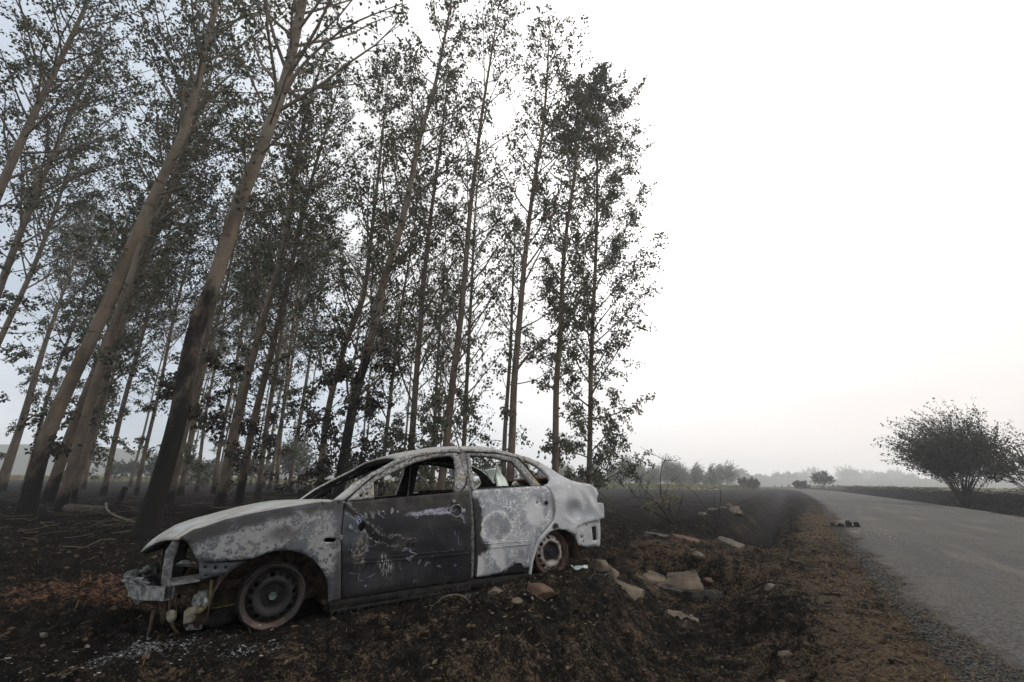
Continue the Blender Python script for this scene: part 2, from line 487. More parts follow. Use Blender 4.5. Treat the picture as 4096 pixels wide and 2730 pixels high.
def road_material():
    t = NT('worn_asphalt')
    n = t.noise(.35, 4, .6); f = t.noise(60, 5, .75); v = t.xyz(t.vor(55, out='Color'))[0]
    mid = t.noise(2.2, 5, .6)
    col = t.mix(t.step(v, .15, .95), (.028, .0265, .025), (.088, .081, .073))
    col = t.mix(t.mul(t.step(n, .35, .7), .55), col, (.090, .081, .070))
    col = t.mix(t.step(mid, .57, .8), col, (.045, .043, .040))
    cmb = t.n('ShaderNodeCombineXYZ'); t._in(cmb.inputs[0], t.mul(t.attr('across'), 1.6)); t._in(cmb.inputs[1], t.mul(t.attr('along'), .16))
    st = t.noise(1.0, 5, .65, cmb.outputs[0])
    col = t.mix(t.mul(t.step(st, .52, .66), .55), col, (.125, .108, .087))
    col = t.mix(t.mul(t.step(st, .46, .34), .6), col, (.042, .040, .038))
    # crumbling dark edges and long cracks
    e = t.attr('edge')
    we = t.add(e, t.mul(t.sub(t.noise(3, 6, .7), .5), 1.5))
    col = t.mix(t.step(we, .45, .62), col, (.040, .036, .032))
    u = t.attr('across')
    wv = t.add(u, t.mul(t.sub(t.noise(.8, 5, .65), .5), .9))
    cr1 = t.step(t.math('ABSOLUTE', t.sub(wv, 5.2)), .045, .012)
    crk = t.mul(cr1, t.step(t.noise(.6, 3), .47, .58))
    wv2 = t.add(u, t.mul(t.sub(t.noise(1.1, 5, .65, t.map(loc=(9, 2, 0))), .5), 1.1))
    cr2 = t.mul(t.step(t.math('ABSOLUTE', t.sub(wv2, 4.75)), .04, .01), t.step(t.noise(.9, 3, .5, t.map(loc=(4, 4, 0))), .5, .6))
    col = t.mix(t.mx(crk, cr2), col, (.02, .02, .02))
    nb = t.bump(t.add(f, t.mul(v, .8)), .6, .009)
    return t.finish(col, .88, nb, spec=.25)

def build_road():
    ss = np.concatenate([np.arange(-6, 30, .12), np.arange(30, 120, .7), np.arange(120, 420, 4)])
    uu = np.concatenate([[0, .05, .12, .2, .3, .45, .6], np.linspace(.8, ROADW - .8, 14), ROADW - np.array([.6, .45, .3, .2, .12, .05, 0])])
    S, U = np.meshgrid(ss, uu, indexing='ij')
    je = (.20 * fbm(S * 1.1, S * 0 + 3, 31, 4) + .10 * fbm(S * 6, S * 0 + 8, 35, 2))
    wl = np.clip(1 - U / .7, 0, 1); wr = np.clip(1 - (ROADW - U) / .7, 0, 1)
    D = road_left(S) + U + je * wl - je[::-1] * wr
    X = .863 * D + .505 * S; Y = -.505 * D + .863 * S
    n = 1.0
    Z = ZROAD + .014 + .0004 * np.abs(S) + .05 * np.sin(np.clip(U / ROADW, 0, 1) * math.pi) - .03 * (wl ** 6 + wr ** 6)
    Z = Z + .006 * fbm(X * 1.2, Y * 1.2, 63, 3)
    V = np.stack([X, Y, Z], -1).reshape(-1, 3)
    nu = len(uu)
    i = np.arange(len(ss) - 1)[:, None] * nu; j = np.arange(nu - 1)[None, :]
    F = np.stack([i + j, i + j + 1, i + nu + j + 1, i + nu + j], -1).reshape(-1, 4)
    edge = np.maximum(np.clip(1 - U / .30, 0, 1), np.clip(1 - (ROADW - U) / .25, 0, 1)).ravel()
    o = fast('road', V, [F], road_material(), None, True, dict(edge=edge, across=U.ravel(), along=S.ravel()))
    o['kind'] = 'structure'
build_road()

def strip_sheet(name, poly_fn, mat):
    V, F = poly_fn()
    o = fast(name, V, [F], mat, None, True)
    o['kind'] = 'structure'
    return o

def field_sheet():
    # unburnt yellow-green crop land beyond the burnt ground
    xs = np.linspace(-330, 400, 90); ts = np.concatenate([np.linspace(0, 30, 10), np.linspace(40, 420, 20)])
    X, T = np.meshgrid(xs, ts, indexing='ij')
    Y = 92 + .12 * np.abs(X + 30) * (X < -30) + 4 * fbm(X * .05, X * 0, 90, 2) + T + np.where(X > 40, 15, 0)
    Z = height(X, Y) + .06 + 0 * X
    V = np.stack([X, Y, Z], -1).reshape(-1, 3); n = len(ts)
    i = np.arange(len(xs) - 1)[:, None] * n; j = np.arange(n - 1)[None, :]
    return V, np.stack([i + j, i + n + j, i + n + j + 1, i + j + 1], -1).reshape(-1, 4)
M_FIELD = simple('dry_field', (.13, .115, .045), (.20, .18, .075), .15, bump=.2)
# keep the strip under the road free of the field: two sheets, left and right of the road
V_, F_ = field_sheet()
d_, s_ = ds(V_[:, 0], V_[:, 1]); rel = d_ - road_left(s_)
for nm, keep in (('field', rel < -2.5), ('field', rel > ROADW + 3)):
    Fk = F_[keep[F_].all(1)]
    used, invx = np.unique(Fk, return_inverse=True)
    fo = fast(nm, V_[used], [invx.reshape(-1, 4)], M_FIELD); fo['kind'] = 'structure'

def build_hills():
    th = np.radians(np.linspace(-75, 60, 160)); rad = np.array([430, 470, 510, 560])
    prof = np.array([0, .6, 1.0, .25])
    T, Rr = np.meshgrid(th, rad, indexing='ij')
    deg = np.degrees(T)
    hh = 14 + 24 * sstep(0, -45, deg) if False else 6 + 13 * (1 - sstep(-45, -8, deg)) + 7 * fbm(deg * .12, deg * 0, 55, 3) + 5 * np.exp(-((deg - 35) / 16) ** 2)
    Z = hh * prof[None, :] - .5
    V = np.stack([Rr * np.sin(T), Rr * np.cos(T), Z], -1).reshape(-1, 3); n = len(rad)
    i = np.arange(len(th) - 1)[:, None] * n; j = np.arange(n - 1)[None, :]
    F = np.stack([i + j, i + j + 1, i + n + j + 1, i + n + j], -1).reshape(-1, 4)
    o = fast('hills', V, [F], simple('hill_scrub', (.035, .045, .035), (.06, .065, .05), .06))
    o['kind'] = 'structure'
build_hills()
# ------------------------------------------------------------------ burnt car (car coordinates: x to the rear, y across, away from the near side, z up)
W = 1.68
CAR = empty('burnt_car', (-1.628, 3.579, 0.0))
_Rm = (Matrix.Rotation(math.radians(33.214), 3, 'Z') @ Matrix.Rotation(math.radians(-2.768), 3, 'Y') @ Matrix.Rotation(math.radians(-2.561), 3, 'X'))
CAR.rotation_euler = _Rm.to_euler()
tag(CAR, 'burnt-out grey sedan without glass, bumpers or tyres, standing on scorched earth', 'car')

def side(x, z):
    x = np.asarray(x, float); z = np.asarray(z, float)
    y = np.where(z < .55, .3, .40) * (z - .55) ** 2
    y = np.where(z < .85, y, .036 + .40 * (z - .85))
    y = y + .16 * (np.clip(.2 - x, 0, None) / .75) ** 2 + .05 * (np.clip(x - 2.5, 0, None) / .87) ** 2
    return y + .10 * np.clip(x - 2, 0, None) * np.clip(z - .85, 0, None) / .3

# ---- materials
def crackle(t, P, s1, s2):
    w = t.warp(.10, 9, P)
    e1 = t.step(t.vor(s1, w, 'DISTANCE_TO_EDGE'), .085, .0)
    w2 = t.warp(.05, 22, P)
    e2 = t.step(t.vor(s2, w2, 'DISTANCE_TO_EDGE'), .10, .0)
    return t.mx(e1, t.mul(e2, .8))

def mat_fender():
    t = NT('scorched_fender_metal'); P = t.P
    x, y, z = t.xyz()
    n = t.noise(9, 6, .65); f = t.noise(45, 5, .7)
    base = t.mix(t.step(t.noise(4, 4), .3, .7), (.045, .048, .057), (.095, .10, .112))
    base = t.mix(t.step(f, .58, .78), base, (.19, .19, .20))
    # white burnt primer with bubble holes, in a band across the middle of the wing
    w = t.warp(.09, 7)
    zone = t.mx(t.blob(-.15, .60, .38, .13, .16, soft=.5), t.blob(.33, .50, .17, .24, .2, soft=.5))
    zone = t.mx(zone, t.blob(.16, .72, .22, .06, .1, soft=.6))
    hol = t.step(t.vor(22, w), .30, .40)
    hol2 = t.step(t.vor(9, t.warp(.2, 5)), .30, .38)
    hol = t.mx(hol, t.step(t.noise(6, 4, .6, t.map(loc=(2, 5, 1))), .44, .56))
    net = t.mul(t.mul(hol, hol2), t.step(t.add(t.mul(zone, .34), t.noise(19, 9, .72, w)), .75, .79))
    fine = t.mul(t.step(t.vor(46, t.warp(.06, 18), 'DISTANCE_TO_EDGE'), .13, .02), t.step(t.add(t.mul(zone, .42), n), .70, .82))
    col = t.mix(t.mx(net, t.mul(fine, .75)), base, t.mix(f, (.17, .17, .168), (.31, .31, .302)))
    # sooty band beneath the bonnet line and at the rear edge
    zz = t.sub(z, t.add(t.mul(t.mul(t.sub(x, .44), t.sub(x, .44)), -.17), .80))
    col = t.mix(t.mul(t.step(zz, -.075, -.02), t.step(t.noise(6), .25, .5)), col, (.038, .037, .036))
    col = t.mix(t.mul(t.step(x, .37, .43), t.step(n, .25, .6)), col, (.045, .043, .042))
    col = t.mix(t.mul(t.blob(.02, .62, .10, .05, soft=.6), .8), col, (.075, .062, .062))
    return t.finish(col, .62, t.bump(t.add(net, t.mul(f, .4)), .35, .004), spec=.35)

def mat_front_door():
    t = NT('sooty_front_door_metal'); x, y, z = t.xyz()
    n = t.noise(8, 6, .65); f = t.noise(50, 5, .7)
    brush = t.noise(30, 4, .6, t.map(scale=(4, 1, .35)))
    col = t.mix(t.step(brush, .3, .75), (.008, .008, .0092), (.021, .021, .0235))
    col = t.mix(t.step(t.noise(3, 3), .35, .7), col, (.017, .0175, .020))
    # brown soot along the top
    up = t.step(t.add(z, t.mul(t.sub(n, .5), .06)), .705, .735)
    col = t.mix(up, col, t.mix(t.step(n, .35, .7), (.008, .0075, .007), (.045, .040, .035)))
    # bare blue-grey wedge behind the wing
    wx = t.add(t.add(x, t.mul(t.sub(z, .62), .55)), t.mul(t.sub(n, .5), .10))
    wedge = t.mul(t.step(wx, .60, .585), t.step(z, .44, .52))
    col = t.mix(wedge, col, t.mix(n, (.040, .048, .057), (.065, .075, .085)))
    # jagged black burn line running down from the mirror to the strip
    lz = t.sub(.735, t.mul(t.sub(x, .50), .95))
    lz = t.mx(lz, t.sub(.53, t.mul(t.sub(x, .72), .28)))
    dl = t.math('ABSOLUTE', t.sub(t.add(z, t.mul(t.sub(t.noise(7, 5, .6), .5), .13)), lz))
    ln = t.mul(t.step(dl, .030, .014), t.step(x, 1.08, .98))
    col = t.mix(ln, col, (.007, .007, .007))
    eg = t.mul(t.mul(t.step(dl, .058, .046), t.sub(1, t.step(dl, .034, .028))), t.step(x, 1.08, .98))
    col = t.mix(t.mul(eg, t.step(f, .46, .56)), col, (.17, .162, .145))
    br = t.mul(t.step(t.noise(5, 6, .7, t.map(loc=(7, 1, 3))), .54, .66), t.step(z, .70, .64))
    col = t.mix(t.mul(br, .8), col, (.045, .040, .034))
    # lavender white bloom beside the handle
    st = t.mx(t.blob(1.17, .683, .19, .021, .02, t.warp(.035, 14)), t.blob(1.29, .685, .09, .030, 0, t.warp(.03, 14)))
    col = t.mix(t.mul(st, t.step(f, .3, .6)), col, t.mix(n, (.20, .195, .24), (.42, .41, .46)))
    # flaked paint chips
    ch = t.vor(16, t.warp(.06, 12))
    chm = t.mul(t.step(ch, .14, .10), t.blob(.82, .715, .22, .035, 0, soft=.2))
    col = t.mix(chm, col, (.20, .22, .225))
    # pale mottles at the front and streaks low down
    fm = t.mul(t.blob(.585, .45, .055, .12, 0, t.warp(.06, 9)), t.step(f, .42, .62))
    col = t.mix(fm, col, (.19, .17, .145))
    lo = t.mul(t.blob(.85, .24, .32, .10, .05, t.warp(.12, 5)), .8)
    col = t.mix(t.mul(lo, t.step(brush, .25, .7)), col, (.055, .055, .058))
    dr = t.mul(t.blob(.80, .30, .05, .09, .5, t.warp(.09, 12)), t.step(t.noise(60, 4, .6, t.map(scale=(2, 1, .4))), .5, .62))
    col = t.mix(dr, col, (.33, .32, .31))
    # violet-blue scratches
    sc = t.step(t.math('ABSOLUTE', t.sub(t.noise(4.2, 3, .5, t.warp(.05, 18)), .5)), .0055, .002)
    col = t.mix(t.mul(sc, t.mul(t.step(n, .5, .6), t.step(z, .72, .68))), col, (.26, .27, .42))
    bl = t.mx(t.blob(.56, .67, .022, .04, .4, t.warp(.04, 25)), t.blob(1.50, .60, .012, .05, .2, t.warp(.03, 25)))
    col = t.mix(t.mul(bl, t.step(f, .45, .6)), col, (.30, .32, .52))
    sp = t.step(t.vor(70), .09, .04)
    col = t.mix(t.mul(sp, t.step(n, .46, .58)), col, (.24, .24, .25))
    # dark foot of the door
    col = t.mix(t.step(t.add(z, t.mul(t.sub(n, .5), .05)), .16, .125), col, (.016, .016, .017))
    rr = t.mul(t.step(t.add(x, t.mul(t.sub(n, .5), .06)), 1.485, 1.51), .75)
    col = t.mix(rr, col, (.020, .019, .018))
    return t.finish(col, t.mix(n, (.34, .34, .34), (.75, .75, .75)), t.bump(t.add(f, t.mul(n, .6)), .25, .004), spec=.28)

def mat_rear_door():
    t = NT('ashen_rear_door_metal'); x, y, z = t.xyz()
    n = t.noise(8, 6, .65); f = t.noise(55, 5, .7)
    big = t.noise(3.2, 4, .6)
    col = t.mix(t.step(big, .35, .68), (.20, .207, .228), (.36, .365, .375))
    cr = crackle(t, t.P, 17, 36)
    col = t.mix(t.mul(cr, t.step(n, .40, .62)), col, (.66, .66, .65))
    pale = t.mx(t.blob(2.30, .60, .10, .13, 0, t.warp(.08, 8)), t.blob(1.86, .28, .05, .16, .5, t.warp(.08, 8)))
    pale = t.mx(pale, t.blob(1.66, .17, .06, .10, 0, t.warp(.1, 8)))
    col = t.mix(t.mul(pale, .8), col, (.56, .56, .555))
    # swirl rings left by the fire
    wx = t.warp(.19, 5)
    px, _, pz = t.xyz(wx)
    a, b = t.math('DIVIDE', t.sub(px, 1.85), .17), t.math('DIVIDE', t.sub(pz, .515), .125)
    rr = t.math('SQRT', t.add(t.mul(a, a), t.mul(b, b)))
    ring = t.step(t.math('ABSOLUTE', t.sub(rr, 1)), .14, .03)
    col = t.mix(t.mul(t.mul(t.step(rr, 1.0, .5), .55), t.step(big, .3, .6)), col, (.125, .13, .145))
    col = t.mix(t.mul(ring, t.mul(t.step(f, .38, .6), t.step(n, .36, .5))), col, (.62, .62, .61))
    # black scorched front edge and foot
    fe = t.mul(t.step(t.add(x, t.mul(t.sub(n, .5), .12)), 1.70, 1.67), t.step(t.add(z, t.mul(t.sub(n, .5), .1)), .80, .76))
    fe = t.mul(fe, t.mx(t.step(z, .26, .30), t.step(x, 1.655, 1.645)))
    col = t.mix(fe, col, (.032, .031, .030))
    mid = t.mul(t.blob(1.66, .345, .10, .035, 0, t.warp(.08, 12)), 1.0)
    col = t.mix(mid, col, (.03, .028, .026))
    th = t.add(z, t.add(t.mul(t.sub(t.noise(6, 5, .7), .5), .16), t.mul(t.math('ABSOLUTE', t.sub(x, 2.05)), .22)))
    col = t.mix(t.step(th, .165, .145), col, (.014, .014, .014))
    re = t.step(t.add(x, t.mul(t.sub(n, .5), .05)), 2.50, 2.535)
    col = t.mix(t.mul(re, .8), col, (.10, .10, .10))
    return t.finish(col, .75, t.bump(t.add(t.mul(cr, 1.0), t.mul(f, .5)), .4, .004), spec=.25)

def mat_quarter():
    t = NT('pale_ash_metal'); x, y, z = t.xyz()
    n = t.noise(5, 5, .6); f = t.noise(60, 5, .7)
    col = t.mix(t.step(n, .3, .7), (.34, .345, .355), (.49, .49, .49))
    col = t.mix(t.mul(t.blob(2.80, .60, .10, .09, .3, t.warp(.12, 5), .7), .75), col, (.18, .185, .205))
    col = t.mix(t.mul(t.blob(2.98, .53, .10, .07, .3, t.warp(.12, 5), .8), .6), col, (.20, .225, .26))
    col = t.mix(t.mul(t.step(t.noise(11, 5, .6, t.map(scale=(1, 1, 2))), .60, .70), .6), col, (.74, .74, .73))
    col = t.mix(t.step(f, .66, .76), col, (.22, .22, .215))
    top = t.step(t.add(z, t.mul(t.sub(n, .5), .15)), .98, 1.1)
    col = t.mix(top, col, t.mix(t.step(t.noise(22, 5, .7), .40, .66), (.36, .345, .32), (.09, .085, .08)))
    lam = t.mul(t.blob(2.545, .455, .045, .028, .2, t.warp(.04, 15)), 1.0)
    col = t.mix(lam, col, (.018, .017, .016))
    return t.finish(col, .62, t.bump(t.add(f, n), .15, .004), spec=.35)

def mat_pillar():
    t = NT('flaked_pillar_metal'); x, y, z = t.xyz()
    n = t.noise(10, 6, .65); f = t.noise(48, 6, .75)
    col = t.mix(t.step(f, .36, .60), (.40, .395, .38), (.105, .102, .098))
    col = t.mix(t.step(n, .52, .68), col, (.11, .105, .10))
    col = t.mix(t.mul(t.step(t.noise(24, 5, .7), .60, .68), .9), col, (.022, .021, .022))
    col = t.mix(t.mul(t.step(t.noise(6, 4), .58, .72), .7), col, (.24, .18, .10))
    col = t.mix(t.mul(t.step(x, .62, .45), .8), col, (.44, .44, .43))
    return t.finish(col, .75, t.bump(f, .35, .004), spec=.25)

def mat_frame_ochre():
    t = NT('heat_stained_frame_metal'); x, y, z = t.xyz()
    f = t.noise(48, 6, .75); n = t.noise(10, 5, .6)
    col = t.mix(t.step(f, .36, .62), (.33, .325, .315), (.085, .082, .078))
    oc = t.sub(x, t.add(2.262, t.mul(t.sub(1.15, z), .605))); och = t.mul(t.mul(t.step(oc, -.034, -.026), t.step(oc, -.004, -.012)), t.step(z, 1.06, .98))
    col = t.mix(t.mul(och, t.step(n, .3, .55)), col, (.40, .25, .075))
    return t.finish(col, .75, t.bump(f, .35, .004), spec=.25)

def mat_hood():
    t = NT('bleached_bonnet_metal')
    s = t.noise(14, 6, .7, t.map(scale=(.35, 2.5, 1))); n = t.noise(4, 5, .6); f = t.noise(60, 5, .7)
    col = t.mix(t.step(s, .3, .68), (.43, .415, .37), (.19, .184, .168))
    col = t.mix(t.mul(t.step(n, .48, .66), .7), col, (.40, .43, .46))
    col = t.mix(t.mul(t.step(t.noise(8, 5, .7), .62, .72), .7), col, (.24, .19, .13))
    return t.finish(col, .7, t.bump(t.add(s, f), .25, .004), spec=.3)

def mat_roof():
    t = NT('ashy_roof_metal')
    n = t.noise(5, 6, .65); f = t.noise(55, 6, .7)
    col = t.mix(t.step(f, .36, .66), (.44, .425, .39), (.20, .193, .182))
    col = t.mix(t.mul(t.step(n, .54, .68), .8), col, (.27, .22, .14))
    col = t.mix(t.mul(t.step(t.noise(13, 5, .7), .63, .70), .9), col, (.04, .038, .036))
    return t.finish(col, .72, t.bump(f, .3, .004), spec=.28)

M_FENDER, M_FDOOR, M_RDOOR, M_QUART = mat_fender(), mat_front_door(), mat_rear_door(), mat_quarter()
M_PILLAR, M_OCHRE, M_HOOD, M_ROOF = mat_pillar(), mat_frame_ochre(), mat_hood(), mat_roof()
M_SOOT = simple('soot_black', (.006, .006, .006), (.020, .018, .016), 14, .9, .4)
M_SOOTBROWN = simple('sooty_rust', (.020, .016, .012), (.075, .052, .034), 16, .9, .4)
M_RUST = simple('fire_rust', (.045, .026, .018), (.15, .075, .045), 22, .85, .4)
M_GREYMELT = simple('melted_alloy', (.09, .092, .092), (.26, .262, .255), 24, .8, .8, .012)
M_TANMELT = simple('baked_tan_plastic', (.13, .115, .085), (.26, .235, .18), 22, .85, .6, .01)
M_YELLOWHOSE = simple('scorched_yellow_hose', (.075, .06, .022), (.17, .135, .06), 30, .8, .4)
M_BRIGHT = simple('bright_foil', (.25, .26, .28), (.62, .64, .68), 60, .4, .9, .01, .5)

# ---- panel builder
def dens(P, step=.02, closed=True):
    P = [np.array(p, float) for p in P]; out = []
    n = len(P)
    for i in range(n if closed else n - 1):
        a, b = P[i], P[(i + 1) % n]
        k = max(1, int(np.linalg.norm(b - a) / step))
        out += [a + (b - a) * q / k for q in range(k)]
    return np.array(out)

def flip(P): return list(P)[::-1]

def circ(cx, cz, r, k=14, rz=None):
    return [(cx + r * math.cos(2 * math.pi * i / k), cz + (rz or r) * math.sin(2 * math.pi * i / k)) for i in range(k)]

def inpoly(P, L):
    L = np.asarray(L, float); x, y = P[:, 0], P[:, 1]; c = np.zeros(len(P), bool)
    a = L; b = np.roll(L, -1, 0)
    for (x1, y1), (x2, y2) in zip(a, b):
        if y1 == y2: continue
        c ^= ((y1 > y) != (y2 > y)) & (x < (x2 - x1) * (y - y1) / (y2 - y1) + x1)
    return c

def cdt(pts, edges, loops):
    r = delaunay_2d_cdt(pts, edges, [], 0, 1e-6)
    P = np.array([[v[0], v[1]] for v in r[0]]); T = np.array([list(f) for f in r[2]])
    c = P[T].mean(1); k = inpoly(c, loops[0])
    for h in loops[1:]: k &= ~inpoly(c, h)
    T = T[k]
    a, b, c = P[T[:, 0]], P[T[:, 1]], P[T[:, 2]]
    ar = (b[:, 0] - a[:, 0]) * (c[:, 1] - a[:, 1]) - (b[:, 1] - a[:, 1]) * (c[:, 0] - a[:, 0])
    T[ar < 0] = T[ar < 0][:, ::-1]
    used, inv = np.unique(T, return_inverse=True)
    return P[used], inv.reshape(-1, 3)

def panel(name, outer, mat, holes=(), parent=None, off=0.0, step=.03, thick=.010, yfun=side, disp=None, far=False, inner=None, edge=.02):
    outer = dens(outer, edge)
    loops = [outer] + [dens(h, .02) for h in holes]
    pts = []; edges = []
    for lp in loops:
        b = len(pts); n = len(lp)
        pts += [Vector((p[0], p[1])) for p in lp]
        edges += [(b + i, b + (i + 1) % n) for i in range(n)]
    lo, hi = outer.min(0), outer.max(0)
    bd = np.concatenate(loops)
    for gx in np.arange(lo[0] + step / 2, hi[0], step):
        for gz_ in np.arange(lo[1] + step / 2, hi[1], step):
            if np.min(np.abs(bd - (gx, gz_)).sum(1)) > step * .45:
                pts.append(Vector((gx, gz_)))
    P, T = cdt(pts, edges, loops)
    y = yfun(P[:, 0], P[:, 1]) + off
    if disp is not None:
        y = y + disp(P[:, 0], P[:, 1])
    V = np.stack([P[:, 0], y, P[:, 1]], -1)
    if far:
        V[:, 1] = W - V[:, 1]; T = T[:, ::-1]
    o = fast(name, V, [T], [mat, inner or M_SOOT], parent or CAR)
    if thick:
        m = o.modifiers.new('thickness', 'SOLIDIFY'); m.thickness = thick; m.offset = -1
        m.material_offset = 1; m.material_offset_rim = 0
    return o

FTOP = [(.444, .819), (.261, .821), (.004, .798), (-.203, .770), (-.354, .742), (-.468, .704), (-.531, .689), (-.606, .642)]
HL = [(-.568, .623), (-.528, .571), (-.497, .512), (-.469, .480)]
FARCH = [(-.392, .473), (-.301, .472), (-.233, .470), (-.159, .469), (-.081, .496), (-.019, .506), (.035, .505), (.099, .494), (.174, .465), (.242, .420), (.298, .358), (.341, .289), (.366, .221), (.381, .106)]
FDOOR = [(.455, .811), (.481, .815), (.647, .817), (1.003, .825), (1.560, .841), (1.584, .827), (1.569, .443), (1.596, .078), (.476, .109), (.437, .555), (.440, .673)]
FFRAME = [(.459, .820), (.642, .967), (.848, 1.083), (.944, 1.119), (1.090, 1.167), (1.304, 1.203), (1.512, 1.212), (1.557, 1.194)]
FWIN = [(.690, .822), (.698, .962), (.816, 1.015), (.932, 1.059), (1.083, 1.119), (1.297, 1.165), (1.465, 1.180), (1.496, 1.153), (1.496, 1.079), (1.440, .838)]
RDOOR = [(1.612, .835), (1.642, .844), (2.313, .849), (2.470, .847), (2.533, .797), (2.564, .699), (2.558, .607), (2.525, .518), (2.421, .437), (2.323, .365), (2.266, .275), (2.241, .159), (2.228, .057), (1.633, .105)]
RFRAME = [(1.644, 1.211), (1.915, 1.199), (2.250, 1.144), (2.442, .851)]
RWIN = [(1.672, 1.178), (1.905, 1.164), (2.178, 1.107), (2.333, .853), (1.654, .852)]
QWIN = [(2.288, 1.135), (2.426, 1.088), (2.526, 1.025), (2.580, .951), (2.575, .912), (2.517, .866), (2.450, .858)]
APIL = [(.354, .826), (.518, .947), (.697, 1.042), (.826, 1.105), (.925, 1.155), (1.095, 1.197), (1.308, 1.225), (1.478, 1.244), (1.685, 1.241), (1.966, 1.230), (2.083, 1.213), (2.266, 1.181), (2.400, 1.151), (2.537, 1.095), (2.662, 1.022)]
RARCH = [(2.267, .033), (2.274, .154), (2.324, .287), (2.394, .358), (2.493, .412), (2.594, .422), (2.695, .403), (2.760, .368), (2.816, .346)]
QTAIL = [(2.843, .416), (2.960, .446), (3.272, .474), (3.276, .557), (3.265, .629), (3.196, .638), (3.190, .683), (3.210, .722), (3.222, .732), (3.201, .795), (3.123, .841), (2.968, .861), (2.862, .892), (2.754, .946), (2.662, 1.022)]

def sp2(P, n): return [tuple(p) for p in spline(P, n)]

def door_disp_front(x, z):
    d = 0.006 * np.exp(-((z - (.367 - .036 * (x - .53))) / .010) ** 2) * -1
    d = d - .004 * np.exp(-((z - (.400 - .036 * (x - .53))) / .006) ** 2)
    d = d + .014 * (np.hypot((x - 1.432) / .055, (z - .678) / .05) < 1)             # handle cup
    d = d - .005 * np.exp(-((np.hypot((x - 1.432) / .055, (z - .678) / .05) - 1.08) / .07) ** 2)
    d = d + .020 * fbm(x * 3.2, z * 4.5, 5, 3)
    return d

def door_disp_rear(x, z):
    d = -.006 * np.exp(-((z - (.352 - .035 * (x - 1.71))) / .012) ** 2) * (x > 1.70) * (x < 2.26)
    d = d + .012 * (np.hypot((x - 2.385) / .05, (z - .690) / .045) < 1)
    d = d + .012 * fbm(x * 4, z * 5, 15, 3)
    return d

def quarter_disp(x, z):
    k = sstep(2.6, 2.75, x) * (1 - sstep(.78, .86, z))
    # big push-in below the shoulder with sharp creases running to the wheel arch
    d = .045 * np.exp(-((x - 2.86) / .13) ** 2 - ((z - .585) / .085) ** 2)
    u = (x - 2.66) * .5 + (z - .54) * .87; v = (x - 2.66) * .87 - (z - .54) * .5
    d = d - .018 * np.exp(-(np.abs(u) / .012)) * np.exp(-((v - .07) / .09) ** 2)
    d = d + .030 * np.exp(-((x - 3.02) / .07) ** 2 - ((z - .54) / .06) ** 2)
    d = d + .012 * np.sin(x * 38 + z * 20) * sstep(2.85, 3.0, x) * np.exp(-((z - .66) / .12) ** 2)
    return d * k + .007 * fbm(x * 5, z * 6, 25, 3)

def fender_disp(x, z):
    return .006 * fbm(x * 5, z * 6, 33, 3) - .006 * np.exp(-((x + .165) / .008) ** 2) * (z > .48) * (z < .62)

